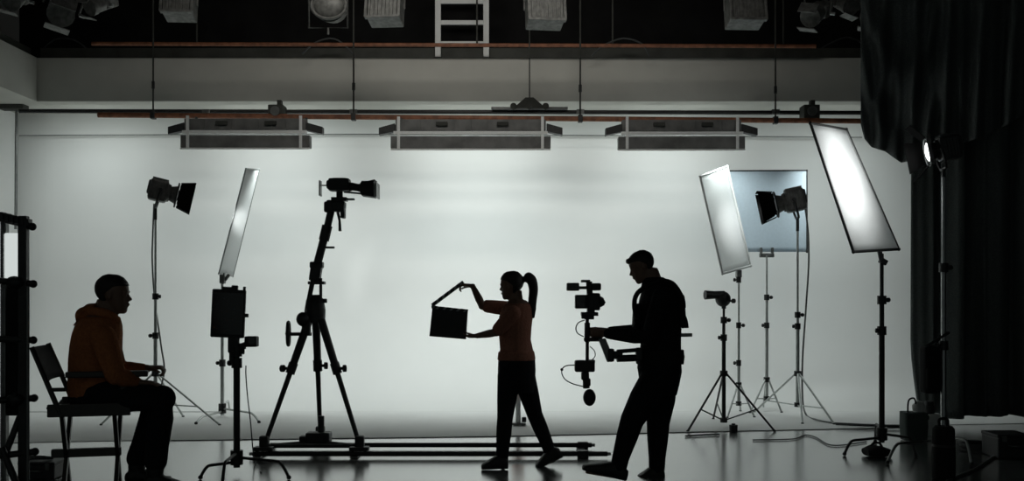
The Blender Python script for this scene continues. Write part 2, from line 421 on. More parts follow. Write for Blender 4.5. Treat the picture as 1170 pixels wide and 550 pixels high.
MB().cyl(c+V((0, -0.05, -0.26)), c+V((0, -0.05, -0.33)), 0.012, n=8).build('frame_pin', 'gridlamp', o)
hook_up(o, c.x, c.y+0.12, c.z+0.14)
def small_lamp(px, py, yaw, label, sc=1.0):
    c = W(px, py, GD)
    o = thing('profile_lamp', c, label, 'lamp', 'small angled lamps in the grid')
    R = Euler((math.radians(28), math.radians(14), math.radians(yaw))).to_matrix()
    h = MB(at(c, R)); h.cyl((0, 0.2*sc, 0), (0, -0.12*sc, 0), 0.085*sc, 0.10*sc, 16)
    h.box((0, 0.1*sc, 0), (0.2*sc, 0.2*sc, 0.14*sc), bev=0.02); h.build('housing', 'gridlamp', o)
    MB(at(c, R)).cyl((0, -0.12*sc, 0), (0, -0.2*sc, 0), 0.11*sc, 0.115*sc, 16).build('lens_tube', 'gridlamp', o)
    MB(at(c, R)).tube([(-0.15*sc, 0, 0), (-0.15*sc, 0, 0.2*sc), (0.15*sc, 0, 0.2*sc), (0.15*sc, 0, 0)], 0.012, 8).build('yoke', 'gridlamp', o)
    d = MB(at(c, R))
    for s in (-1, 1): d.box((0, -0.26*sc, s*0.12*sc), (0.2*sc, 0.12*sc, 0.01), Euler((s*0.6, 0, 0)).to_matrix())
    d.build('barn_door', 'gridlamp', o)
    k = MB(at(c, R)); k.cyl((0.15*sc, 0, 0), (0.2*sc, 0, 0), 0.02, n=8); k.build('tilt_knob', 'steel', o)
    hook_up(o, c.x, c.y, c.z+0.15*sc)
small_lamp(70, 10, 30, 'angled lamp in the grid at the far left of the ceiling, larger of a pair', 1.25)
small_lamp(116, 4, -25, 'angled lamp in the grid, right one of the pair at far left', 0.85)
small_lamp(20, -2, 10, 'dim lamp in the grid in the top left corner', 0.9)
small_lamp(934, 14, -35, 'angled lamp in the grid, first left of the black drape', 1.0)
small_lamp(964, 4, 20, 'lamp with bright rim in the grid, second of three near the drape', 0.85)
small_lamp(998, 14, -20, 'lamp in the grid touching the edge of the black drape', 1.05)
grid_pipe('black overhead pipe carrying the grid lamps above the beam', GD, GP)
# loose cable loops under the grid
def cable(pts, label, r=0.008, cat='cable', m='cable', nm='loose_cable', group=None):
    return tag(MB().tube(smoothpath(pts), r, 6).build(nm, m), label, cat, group)
cable([W(345, 62, 13.02), W(360, 49, 13.0), W(378, 44, 12.99), W(392, 50, 13.0), W(404, 63, 13.02)], 'cable loop drooping over the rust pipe below the round lamp', 0.012)
cable([W(676, 64, 13.02), W(690, 52, 13.0), W(712, 44, 12.99), W(733, 50, 13.0), W(742, 64, 13.02)], 'cable loop drooping over the rust pipe right of the ladder', 0.012)
cable([W(935, 57.3, 13.5), W(950, 49, 13.5), W(968, 43, 13.5), W(985, 49, 13.5), W(998, 57.3, 13.5)], 'cable loop over the beam end beside the black drape', 0.012)
cable([W(48, 57.3, 13.5), W(64, 45, 13.5), W(85, 46, 13.5), W(101, 57.3, 13.5)], 'cable loop on the dark ledge at the left end of the beam', 0.012)

# ------------------------------------------------------------------ drapes on the right
def drape(name, x0, x1, D, ztop, zbot, nf, amp, m, label, seed, slant=0.0, edge=None):
    rnd = random.Random(seed)
    ph = [rnd.uniform(0, 6.28) for _ in range(5)]
    def fn(u, v):
        x = x0+(x1-x0)*u; z = ztop+(zbot(u)-ztop)*v
        gather = 0.4+0.6*v
        d = amp*gather*(math.sin(2*PI*nf*u+ph[0]+0.5*math.sin(3*v+ph[1]))+0.5*math.sin(2*PI*nf*1.73*u+ph[2]+v)+0.25*math.sin(2*PI*nf*3.1*u+ph[3]))
        xx = x+0.3*amp*math.sin(2*PI*nf*u+ph[4])*v+(edge(v) if edge and u < 0.2 else 0)*(1-u/0.2 if u < 0.2 else 0)
        return (xx, D+d, z)
    mb = MB(); mb.sheet(fn, 110, 26, (0, 0.012, 0))
    return tag(mb.build(name, m), label, 'drape')
xa = W(1043, 0, 11.4).x
drape('black_drape', xa, xa+0.75, 11.4, 5.6, lambda u: 0.10, 2.6, 0.05, 'drape2', 'narrow charcoal drape hanging at the right end of the white wall', 3,
      edge=lambda v: 0.10*max(0, (v-0.85)/0.15)**1.5)
drape('black_drape', W(1078, 0, 10.95).x, XR-0.1, 10.95, 5.7, lambda u: 0.12+0.03*math.sin(9*u), 8.5, 0.10, 'drape', 'wide black drape hanging in folds behind the lamp stand on the right', 11)
def swag():
    D = 10.0
    pts = [(984, 142), (988, 158), (996, 168), (1012, 173), (1030, 186), (1062, 180), (1090, 166), (1112, 160), (1140, 148), (1160, 138), (1185, 120), (1260, 92)]
    def low(px):
        for (a, ya), (b, yb) in zip(pts, pts[1:]):
            if a <= px <= b: return ya+(yb-ya)*(px-a)/(b-a)
        return pts[-1][1]
    def fn(u, v):
        px = 984+u*276; yb = low(px); y = -75+(yb+75)*v
        sag = math.exp(-((u-0.22)/0.25)**2)
        d = 0.085*math.sin(17*v-7*math.sin(PI*min(u/0.34, 1.0))+0.5)*sag*(0.35+0.65*v)+0.09*math.sin(2*PI*7*u+2.5*v)*(1-0.55*sag)+0.06*math.sin(2*PI*15*u+1+3*v)*v
        return W(px, y, D+d*0.9)
    mb = MB(); mb.sheet(fn, 130, 70, (0, 0.014, 0)); return mb
tag(swag().build('bunched_drape', 'drape'), 'black drape bunched up in swags in the upper right corner', 'drape')
# the rail it hangs on
a = W(975, -76, 10.0)
tag(MB().cyl((a.x, 10.0, a.z+0.02), (XR-0.05, 10.0, a.z+0.02), 0.03).build('drape_rail', 'blackmetal'), 'black rail above the frame from which the bunched drape hangs', 'rail')

# ------------------------------------------------------------------ stands
def knob(mb, c, s=1, dirx=1):
    mb.cyl(V(c), V(c)+V((dirx*0.05*s, -0.01, 0)), 0.009*s, n=8); mb.cyl(V(c)+V((dirx*0.045*s, -0.02, -0.0)), V(c)+V((dirx*0.06*s, -0.01, 0)), 0.022*s, n=10)
def tripod_stand(base, top, collars, apex_z, feet, m, label, group, r=0.016, brace_z=None, low_z=0.16, flip=1):
    """upright telescopic light stand; base/top world points on the pole axis"""
    o = thing('light_stand', V((base.x, base.y, 0)), label, 'light stand', group)
    x, y = base.x, base.y
    zs = [low_z]+[c for c in collars]+[top.z]
    for i in range(len(zs)-1):
        MB().cyl((x, y, zs[i]), (x, y, zs[i+1]), r*(1-0.2*i), n=12).build('pole_section', m, o)
    for i, c in enumerate(collars):
        k = MB(); k.cyl((x, y, c-0.035), (x, y, c+0.035), r*1.6, n=12); kk = k.build('collar', 'blackmetal', o)
        n = MB(); knob(n, (x, y, c), 1, flip if i % 2 else -flip); n.build('lock_knob', 'blackmetal', kk)
    k = MB(); k.cyl((x, y, apex_z-0.03), (x, y, apex_z+0.03), r*1.9, n=12); k.build('leg_bracket', 'blackmetal', o)
    bz = brace_z if brace_z else apex_z*0.42
    k = MB(); k.cyl((x, y, low_z-0.02), (x, y, low_z+0.03), r*1.8, n=12); k.build('brace_bracket', 'blackmetal', o)
    for f in feet:
        f = V((f[0], f[1], 0.012)); d = (V((f.x-x, f.y-y, 0))).normalized()
        a = V((x, y, apex_z))+d*0.03
        lg = MB().cyl(a, f, 0.0115, n=8).build('leg', m, o)
        MB().ball(f, (0.018, 0.018, 0.012), nu=8, nv=6).build('rubber_foot', 'blackplastic', lg)
        t = (apex_z-bz)/apex_z
        MB().cyl(V((x, y, low_z)), a.lerp(f, t), 0.008, n=6).build('brace', m, o)
    return o
def c_stand(base, top, collars, legs, m, label, group, hub_z=0.14, r=0.0175, legm=None):
    o = thing('c_stand', V((base.x, base.y, 0)), label, 'stand', group)
    x, y = base.x, base.y
    zs = [hub_z-0.08]+list(collars)+[top.z]
    for i in range(len(zs)-1):
        MB().cyl((x, y, zs[i]), (x, y, zs[i+1]), r*(1-0.16*i), n=12).build('pole_section', m, o)
    for i, c in enumerate(collars):
        kk = MB().cyl((x, y, c-0.04), (x, y, c+0.04), r*1.6, n=12).build('collar', 'blackmetal', o)
        n = MB(); knob(n, (x, y, c), 1, 1 if i % 2 else -1); n.build('lock_knob', 'blackmetal', kk)
    for i, f in enumerate(legs):
        h = hub_z+(-0.035, 0, 0.035)[i % 3]; f = V((f[0], f[1], 0.018)); d = V((f.x-x, f.y-y, 0)); L = d.length; d.normalize()
        hub = MB().cyl((x, y, h-0.022), (x, y, h+0.022), r*1.9, n=12).build('leg_hub', 'blackmetal', o)
        pts = [V((x, y, h)), V((x, y, h))+d*(L*0.55), V((x, y, h))+d*(L*0.76), V((x, y, h-0.012))+d*(L*0.84), V((x, y, h*0.6))+d*(L*0.92), f]
        lg = MB().tube(smoothpath(pts, 4), 0.0125, 8).build('leg', legm or m, o)
        MB().ball(f, (0.02, 0.02, 0.018), nu=8, nv=6).build('foot', 'blackplastic', lg)
    return o
STG = 'light stands along the white wall'

# ------------------------------------------------------------------ fresnel lamps with barn doors
def fresnel(c, aim, label, lit=False, energy=0.0, cone=30, sc=1.0, doors=0.25, m='lampbody', roll=0.0, target=None, flares=None, ys=0.0):
    """c: centre of the housing; aim: direction of the beam"""
    c = V(c); R = frame3(aim); Mx = at(c, R)
    o = thing('fresnel_lamp', c+V((0, 0, -0.15*sc)), label, 'lamp', 'lamps with barn doors on stands')
    h = MB(Mx)
    h.box((0, -0.075*sc, 0), (0.22*sc, 0.20*sc, 0.235*sc), bev=0.03*sc)
    h.cyl((0, 0.02*sc, 0), (0, 0.05*sc, 0), 0.105*sc, 0.095*sc, 22)
    h.cyl((0, 0.05*sc, 0), (0, 0.125*sc, 0), 0.08*sc, 0.105*sc, 22)
    for k in range(6): h.box((-0.09*sc+0.036*sc*k, -0.075*sc, 0.12*sc), (0.012*sc, 0.17*sc, 0.03*sc))
    for k in range(5): h.box((0.112*sc, -0.135*sc+0.03*sc*k, 0.0), (0.016*sc, 0.012*sc, 0.18*sc))
    for k in range(5): h.box((-0.112*sc, -0.135*sc+0.03*sc*k, 0.0), (0.016*sc, 0.012*sc, 0.18*sc))
    h.build('housing', m, o)
    MB(Mx).box((0, -0.17*sc, 0.02*sc), (0.15*sc, 0.05*sc, 0.16*sc), bev=0.02*sc).build('rear_cover', 'blackmetal', o)
    l = MB(Mx); l.ball((0, 0.112*sc, 0), (0.10*sc, 0.035*sc, 0.10*sc), nu=20, nv=8); l.build('lens', 'glow' if lit else 'lens', o)
    t = MB(Mx); t.tube([(0.135*sc*math.cos(a), 0.125*sc, 0.135*sc*math.sin(a)) for a in [2*PI*i/24 for i in range(25)]], 0.010*sc, 6); t.build('lens_ring', 'steel' if lit else 'blackmetal', o)
    D0, D1 = 0.145*sc, 0.30*sc
    for i_, (ang, wd) in enumerate(((0, 1.0), (PI/2, 0.8), (PI, 1.0), (3*PI/2, 0.8))):
        ca, sa = math.cos(ang+roll), math.sin(ang+roll)
        def P(t, d, n):
            return (ca*n-sa*t, d, sa*n+ca*t)
        n1 = 0.13*sc+doors*(D1-D0); dd = D1
        if flares: al = math.radians(flares[i_]); n1 = 0.13*sc+0.19*sc*math.sin(al); dd = D0+0.19*sc*math.cos(al)
        q = [P(-0.11*sc, D0, 0.13*sc), P(0.11*sc, D0, 0.13*sc), P(0.165*sc*wd, dd, n1), P(-0.165*sc*wd, dd, n1)]
        d = MB(Mx); nn = V(P(0, 0, 0.006*sc)); d.prism(q, nn); d.build('barn_door', 'flap', o)
    y = MB(Mx)
    y.tube([(-0.145*sc, ys-0.05*sc, 0), (-0.15*sc, ys-0.06*sc, -0.14*sc), (-0.11*sc, ys-0.065*sc, -0.19*sc), (0.11*sc, ys-0.065*sc, -0.19*sc), (0.15*sc, ys-0.06*sc, -0.14*sc), (0.145*sc, ys-0.05*sc, 0)], 0.013*sc, 8)
    y.build('yoke', 'blackmetal', o)
    for s in (-1, 1):
        MB(Mx).cyl((s*0.13*sc, ys-0.05*sc, 0), (s*0.175*sc, ys-0.05*sc, 0), 0.022*sc, n=10).build('tilt_knob', 'blackplastic', o)
    s0 = Mx@V((0, ys-0.065*sc, -0.19*sc))
    MB().cyl(s0+V((0, 0, 0.01)), s0+V((0, 0, -0.14*sc)), 0.017*sc, n=10).build('stand_socket', 'blackmetal', o)
    if energy:
        ld = bpy.data.lights.new('fresnel_beam', 'SPOT'); ld.energy = energy; ld.spot_size = math.radians(cone); ld.spot_blend = 1.0; ld.shadow_soft_size = 0.06
        ld.color = (0.96, 1.0, 0.98)
        lo = bpy.data.objects.new('fresnel_beam', ld); COL.objects.link(lo); lo.parent = o
        p = Mx@V((0, 0.17*sc, 0)); lo.location = p-ORG[o.name]
        lo.rotation_euler = ((V(target)-p) if target else V(aim)).to_track_quat('-Z', 'Y').to_euler()
    return o, s0+V((0, 0, -0.13*sc))

# framed fabric panel from four corners (world)
def panel(corners, label, fm, m, framer=0.012, name='diffusion_panel', cat='diffusion panel', pad=0.0, frame_sides=(0, 1, 2, 3), group=None):
    c = [V(p) for p in corners]; cen = sum(c, V())/4
    o = thing(name, cen, label, cat, group)
    n = (c[1]-c[0]).cross(c[3]-c[0]).normalized()
    f = MB()
    nu = 16
    def fn(u, v):
        p = c[0].lerp(c[1], u).lerp(c[3].lerp(c[2], u), v)
        return p+n*(pad*(1-(2*u-1)**4)*(1-(2*v-1)**4))-n*0.003
    f.sheet(fn, nu, nu, n*0.006); f.build('fabric', m, o)
    for i in frame_sides:
        MB().cyl(c[i], c[(i+1) % 4], framer, n=8).build('frame_bar', fm, o)
    for i in range(4):
        MB().ball(c[i], framer*1.35, nu=8, nv=6).build('corner_joint', fm, o)
    return o, c, n

# --- left lamp and its strip panel
S1 = V(((190.5-585)/F*11.5, 11.5, 0))
aimL = V((0.93, 0.30, -0.22))
fl, foot = fresnel(W(189, 220, 11.5), aimL, 'lamp with black barn doors on the stand behind the seated person', False, 80, 27, sc=1.0, target=W(273, 252, 12.15))
tripod_stand(V((foot.x, foot.y, 0)), V((foot.x, foot.y, foot.z+0.05)), (0.99, 1.43), W(0, 427, 11.5).z,
    [G(251, 487)[:2], (foot.x-0.55, foot.y-0.15), (foot.x+0.1, foot.y+0.65)], 'standmetal', 'grey light stand whose legs spread behind the seated person', STG, r=0.022, brace_z=0.20, low_z=0.225)
cable([W(176, 233, 11.6), W(174.5, 270, 11.55), W(174, 300, 11.55), W(177, 345, 11.5), W(184, 395, 11.5), W(187, 430, 11.5), V((foot.x-0.05, 11.4, 0.1)), V((foot.x-0.1, 11.3, 0.03))],
      'power cable hanging from the left barn door lamp beside its stand', 0.010, m='greymetal')
cl = [W(281, 193, 11.95), W(296, 194, 12.35), W(266, 316, 12.35), W(250, 313, 11.95)]
pl, _, _ = panel(cl, 'narrow bright white diffusion panel tilted above the monitor on the left', 'steel', 'silk', 0.009)
S2 = V(((254-585)/F*12.1, 12.1, 0))
c_stand(S2, W(254, 313, 12.1), (W(0, 415, 12.1).z, W(0, 380, 12.1).z), [(W(224, 0, 11.4).x, 11.4), (W(296, 0, 11.5).x, 11.5), (W(262, 0, 12.8).x, 12.8)], 'standmetal',
        'slim grey stand holding the narrow white panel behind the monitor', STG, hub_z=W(0, 467, 12.1).z, r=0.024)
k = MB(); k.box(W(254.5, 318, 12.1), (0.06, 0.08, 0.13), bev=0.01); k.cyl(W(254, 324, 12.1), W(262, 314, 12.1), 0.02, n=8)
k.build('panel_clamp', 'greymetal', pl)

# --- right group: barn door lamp, strip panel, square frame, blower
DR = 12.0
fr, foot = fresnel(W(900, 231, DR), V((-0.95, 0.16, -0.20)), 'lamp with black barn doors on the stand in front of the square panel', False, 19, 75, sc=1.1, target=W(829, 262, 12.65))
tripod_stand(V((foot.x, foot.y, 0)), V((foot.x, foot.y, foot.z+0.05)), (W(0, 373, DR).z, W(0, 360, DR).z), W(0, 427, DR).z,
    [G(953, 486)[:2], (W(862, 0, 12.6).x, 12.6), (foot.x-0.1, foot.y-0.55)], 'standmetal', 'grey light stand with legs spread under the right barn door lamp', STG, r=0.022, brace_z=0.16, low_z=W(0, 463, DR).z)
cable([W(919, 232, 12.05), W(923, 262, 12.05), W(924, 300, 12.05), W(921, 350, 12.0), W(917, 410, 12.0), W(917, 455, 11.9), G(921, 474, 0.02), G(933, 480, 0.02), G(955, 484, 0.02)],
      'power cable hanging from the right barn door lamp down to the floor', 0.011, m='greymetal')
cr = [W(800, 202, 12.15), W(831, 190, 12.55), W(857.5, 304, 12.55), W(825.5, 313, 12.15)]
pr, _, _ = panel(cr, 'white strip diffusion panel tilted left of the square panel', 'white', 'silk', 0.014, pad=0.05)
tripod_stand(V(((844-585)/F*12.3, 12.3, 0)), W(844, 312, 12.3), (W(0, 415, 12.3).z, W(0, 372, 12.3).z, W(0, 320, 12.3).z), W(0, 440, 12.3).z,
    [(W(831, 0, 12.0).x, 12.0), (W(862, 0, 12.05).x, 12.05), (W(846, 0, 12.7).x, 12.7)], 'standmetal', 'thin grey stand carrying the white strip panel', STG, r=0.019, low_z=0.14)
MB().box(W(844, 313, 12.33), (0.06, 0.10, 0.09), bev=0.01).build('panel_clamp', 'greymetal', pr)
cf = [W(829, 195.5, 12.78), W(922, 195, 12.78), W(922, 288, 12.78), W(829, 288, 12.78)]
pf, _, _ = panel(cf, 'square pale blue diffusion panel in a thin black frame near the wall', 'blackmetal', 'bluesilk', 0.010, frame_sides=(0, 1))
tripod_stand(V(((876-585)/F*12.73, 12.73, 0)), W(876, 292, 12.73), (W(0, 372, 12.73).z, W(0, 340, 12.73).z), W(0, 434, 12.73).z,
    [(W(857, 0, 12.5).x, 12.5), (W(893, 0, 12.55).x, 12.55), (W(872, 0, 12.93).x, 12.93)], 'standmetal', 'grey stand under the square pale blue panel', STG, r=0.021, low_z=0.16)
k = MB(); k.box(W(876, 292, 12.76), (0.18, 0.06, 0.05), bev=0.01)
for dx in (-0.07, 0.07): k.box(W(876, 290, 12.76)+V((dx, 0, 0.02)), (0.025, 0.06, 0.11), bev=0.006)
k.build('panel_clamp', 'greymetal', pf)
# blower lamp
DBW = 11.1
tripod_stand(V(((827-585)/F*DBW, DBW, 0)), W(827, 350, DBW), (W(0, 386, DBW).z, W(0, 366, DBW).z), W(0, 427, DBW).z,
    [G(786, 494)[:2], G(885, 494)[:2], G(815, 480)[:2]], 'blackmetal', 'black tripod stand holding the small blower shaped lamp', STG, r=0.022, brace_z=0.22, low_z=W(0, 483, DBW).z+0.02)
c = W(824, 342, DBW)
o = thing('compact_lamp', W(826, 352, DBW), 'small black lamp shaped like a hair dryer on the black tripod stand', 'lamp')
k = MB(); k.ball(c+V((0.02, 0, 0)), (0.085, 0.09, 0.085)); k.build('housing', 'blackplastic', o)
MB().tube([c+V((0.03, -0.02, 0.045)), c+V((-0.08, -0.03, 0.045)), c+V((-0.185, -0.05, 0.045))], [0.045, 0.042, 0.05], 16).build('nozzle', 'blackplastic', o)
MB().cyl(W(827, 353, DBW), W(827, 345, DBW), 0.025, n=10).build('stand_socket', 'blackmetal', o)
k = MB(); knob(k, c+V((0.05, -0.08, -0.02)), 1.2); k.build('tilt_knob', 'blackmetal', o)

# --- big panel on the right, its stand and the lamp lighting it
DP = 9.4
cb = [W(926, 141, 8.95), W(967, 148, 9.75), W(1027, 285, 9.85), W(975, 288, 9.05)]
pb, _, nb = panel(cb, 'large tilted white diffusion panel with a glowing hot spot beside the black drape', 'blackmetal', 'silk', 0.013)
c_stand(V(((1007.5-585)/F*DP, DP, 0)), W(1007.5, 290, DP), (W(0, 378, DP).z, W(0, 343, DP).z), [(W(965, 0, 9.15).x, 9.15), (W(1046, 0, 9.1).x, 9.1), (W(1000, 0, 9.95).x, 9.95)], 'blackmetal',
        'black stand with a flat sandbag on its base carrying the large tilted panel', STG, hub_z=W(0, 496, DP).z, r=0.026)
k = MB(); k.cyl(W(1007.5, 300, DP), W(1005, 287, DP), 0.022, n=10); k.box(W(1009, 299, DP), (0.07, 0.06, 0.05), Euler((0, 0.5, 0)).to_matrix(), 0.01)
k.build('panel_clamp', 'blackmetal', pb)
sb = W(999, 516, 9.2)
o = thing('sandbag', V((sb.x, 9.12, 0.0)), 'flat black sandbag lying against the base of the large panel stand', 'sandbag')
k = MB(); k.loft([(V((sb.x-0.11, 9.12, 0.04)), V((0, 0.10, 0)), V((0, 0, 0.03))), (V((sb.x-0.05, 9.12, 0.05)), V((0, 0.12, 0)), V((0, 0, 0.05))), (V((sb.x+0.04, 9.12, 0.045)), V((0, 0.12, 0)), V((0, 0, 0.045))), (V((sb.x+0.10, 9.12, 0.04)), V((0, 0.10, 0)), V((0, 0, 0.03)))])
k.build('bag', 'canvas', o)
MB().tube([V((sb.x-0.06, 9.12, 0.09)), V((sb.x-0.03, 9.12, 0.125)), V((sb.x+0.02, 9.12, 0.12)), V((sb.x+0.04, 9.12, 0.085))], 0.012, 6).build('handle', 'canvas', o)

DK = 8.9
cK = W(1075, 171, DK)
tgt = W(968, 205, 9.35)
fk, foot = fresnel(cK, V((-0.88, 0.16, -0.16)), 'lit lamp with open barn doors in front of the black drape', True, 0, 30, sc=0.88, ys=0.065, m='blackmetal', flares=(48, 50, 88, 40))
ld = bpy.data.lights.new('fresnel_beam', 'SPOT'); ld.energy = 75; ld.spot_size = math.radians(120); ld.spot_blend = 1.0; ld.shadow_soft_size = 0.12; ld.color = (0.97, 1, 0.985)
lo = bpy.data.objects.new('fresnel_beam', ld); COL.objects.link(lo); lo.parent = fk
lp = cK+V((-0.88, 0.16, -0.16)).normalized()*0.17; lo.location = lp-ORG[fk.name]; lo.rotation_euler = (tgt-lp).to_track_quat('-Z', 'Y').to_euler()
c_stand(V((foot.x, foot.y, 0)), V((foot.x, foot.y, foot.z+0.04)), (W(0, 395, DK).z, W(0, 306, DK).z), [(W(1014, 0, 8.68).x, 8.68), (W(1110, 0, 8.6).x, 8.6), (W(1085, 0, 9.5).x, 9.5)], 'steel',
        'silver stand with bent legs in front of the black drape carrying the lit lamp', STG, hub_z=W(0, 499, DK).z, r=0.024, legm='steel')

# ------------------------------------------------------------------ clutter on the right
o = thing('hanging_bag', W(1064, 450, 8.95), 'black equipment bag hanging on the silver stand in front of the drape', 'bag')
c = W(1063, 422, 8.95)
MB().box(c, (0.15, 0.14, 0.42), bev=0.035).build('bag', 'canvas', o)
MB().tube(smoothpath([c+V((-0.05, 0, 0.19)), V((foot.x-0.01, foot.y-0.045, c.z+0.30)), V((foot.x+0.045, foot.y, c.z+0.32)), V((foot.x-0.0, foot.y+0.045, c.z+0.30)), c+V((0.05, 0.02, 0.19))]), 0.012, 6).build('strap', 'canvas', o)
MB().box(c+V((-0.01, -0.075, -0.08)), (0.11, 0.03, 0.18), bev=0.012).build('pocket', 'canvas', o)

b = G(1044, 504); D = b.y
o = thing('tote_bag', V((b.x, D, 0)), 'dark green box bag with a handle standing left of the silver stand', 'bag')
k = MB(); h = (504-471)*D/F; wd = 27*D/F
k.loft([(V((b.x, D, 0.01)), V((wd*0.47, 0, 0)), V((0, 0.10, 0))), (V((b.x, D, h*0.5)), V((wd*0.5, 0, 0)), V((0, 0.11, 0))), (V((b.x, D, h)), V((wd*0.5, 0, 0)), V((0, 0.105, 0)))], 24, 5)
k.build('bag', 'greenbag', o)
MB().tube(smoothpath([V((b.x-0.06, D, h-0.02)), V((b.x-0.05, D, h+0.11)), V((b.x, D, h+0.135)), V((b.x+0.02, D, h+0.09)), V((b.x+0.02, D, h-0.02))]), 0.009, 6).build('handle', 'canvas', o)
MB().box((b.x, D-0.113, h*0.85), (wd*0.9, 0.008, 0.04)).build('top_band', 'greenbag', o)
p = V((b.x+0.055, D+0.02, h))
k = MB(); k.loft([(p, V((0.055, 0, 0)), V((0, 0.05, 0))), (p+V((0, 0, 0.06)), V((0.06, 0, 0)), V((0, 0.055, 0))), (p+V((0.005, 0, 0.10)), V((0.035, 0, 0)), V((0, 0.03, 0)))], 12)
tag(k.build('paper_roll', 'paper'), 'crumpled white paper sticking out of the dark green bag', 'paper')
b2 = G(1064, 497); D = b2.y
o = thing('white_box', V((b2.x, D, 0)), 'small pale box on the floor behind the silver stand', 'box')
MB().box((b2.x, D, 0.105), (0.17, 0.2, 0.21), bev=0.006).build('carton', 'paper', o)
MB().box((b2.x, D, 0.214), (0.174, 0.1, 0.008)).build('flap', 'paper', o)
o = thing('lens_case', V((b2.x-0.02, D, 0.218)), 'small round black lens case on top of the pale box', 'lens case')
MB().cyl((b2.x-0.02, D, 0.219), (b2.x-0.02, D, 0.30), 0.05, n=16).build('barrel', 'blackplastic', o)
MB().cyl((b2.x-0.02, D, 0.30), (b2.x-0.02, D, 0.345), 0.043, n=16).build('cap', 'blackmetal', o)
b3 = G(1078, 548); D = b3.y; h = (548-487)*D/F
o = thing('equipment_tube', V((b3.x, D, 0)), 'tall black padded tube bag standing in front of the silver stand', 'bag')
k = MB(); R = 0.086
k.loft([(V((b3.x, D, z*h)), V((R*s, 0, 0)), V((0, R*s, 0))) for z, s in ((0, 0.9), (0.03, 1.0), (0.4, 1.03), (0.75, 0.99), (0.95, 0.96), (1.0, 0.75))], 20, 2)
k.build('bag', 'canvas', o)
MB().tube(smoothpath([V((b3.x-0.03, D, h-0.01)), V((b3.x-0.03, D, h+0.05)), V((b3.x+0.03, D, h+0.05)), V((b3.x+0.03, D, h-0.01))]), 0.012, 6).build('handle', 'canvas', o)
MB().cyl((b3.x, D, h*0.62), (b3.x, D, h*0.66), R*1.03, n=20).build('strap', 'blackplastic', o)
b4 = G(1150, 522); D = b4.y
o = thing('equipment_case', V((b4.x, D, 0)), 'low black equipment case at the right edge of the floor', 'case')
MB().box((b4.x, D, 0.095), (0.30, 0.32, 0.19), bev=0.015).build('body', 'blackplastic', o)
MB().box((b4.x, D, 0.20), (0.31, 0.33, 0.03), bev=0.01).build('lid', 'blackplastic', o)
MB().tube([(b4.x-0.06, D-0.17, 0.12), (b4.x-0.06, D-0.2, 0.12), (b4.x+0.06, D-0.2, 0.12), (b4.x+0.06, D-0.17, 0.12)], 0.009, 6).build('handle', 'greymetal', o)
for s in (-1, 1): MB().box((b4.x+s*0.1, D-0.168, 0.18), (0.04, 0.012, 0.05)).build('latch', 'greymetal', o)
b5 = G(1118, 516); D = b5.y
o = thing('cable_coil', V((b5.x, D, 0)), 'coil of black cable on the floor between the silver stand and the case', 'cable')
k = MB(); k.tube([V((b5.x+(0.15+0.02*math.sin(i*0.9))*math.cos(i*0.4), D+(0.13)*math.sin(i*0.4), 0.014+0.0006*i)) for i in range(100)], 0.011, 6); k.build('coil', 'cable', o)
MB().box((b5.x+0.15, D, 0.045), (0.03, 0.06, 0.07), bev=0.008).build('tie', 'canvas', o)
cable([G(1170, 505, 0.012), G(1140, 520, 0.012), G(1115, 536, 0.012), G(1085, 549, 0.012), G(1060, 566, 0.012)], 'thick grey cable running diagonally over the floor in the lower right corner', 0.012, m='greymetal')
cable([G(783, 498.5, 0.012), G(800, 497.5, 0.012), G(822, 496.5, 0.012)], 'short cable end lying on the floor left of the black tripod stand', 0.010)
cable([G(860, 503, 0.01), G(905, 502, 0.01), G(920, 497.5, 0.01), G(932, 500, 0.01), G(946, 508, 0.01), G(962, 509, 0.01), G(990, 505, 0.01)], 'wavy black cable lying on the glossy floor left of the large panel stand', 0.007)
cable([G(955, 484.5, 0.03), G(985, 486, 0.03), G(1015, 487, 0.03), G(1040, 487, 0.03)], 'cable lying straight along the floor toward the drape', 0.017)
b = G(838, 494); 
o = thing('counterweight', V((b.x, b.y, 0)), 'small dark round weight on the floor under the black tripod stand', 'weight')
MB().cyl((b.x, b.y, 0.0), (b.x, b.y, 0.075), 0.042, 0.045, 16).build('weight', 'blackmetal', o)
MB().cyl((b.x, b.y, 0.075), (b.x, b.y, 0.09), 0.02, n=10).build('knob', 'blackmetal', o)

# small post behind the woman
b = G(593, 485.5, 0.018); 
o = thing('floor_post', V((b.x, b.y, 0.018)), 'small white post on a dark foot seen between the walking legs', 'post')
MB().box((b.x, b.y, 0.03), (0.15, 0.12, 0.022), bev=0.006).build('base', 'greymetal', o)
MB().cyl((b.x-0.01, b.y, 0.035), (b.x-0.01, b.y, 0.36), 0.028, n=12).build('post', 'white', o)
MB().box((b.x+0.055, b.y-0.02, 0.075), (0.05, 0.05, 0.055), bev=0.01).build('switch_box', 'blackplastic', o)
MB().cyl((b.x-0.01, b.y, 0.36), (b.x-0.01, b.y, 0.66), 0.075, 0.06, 16).build('cap', 'orange', o)

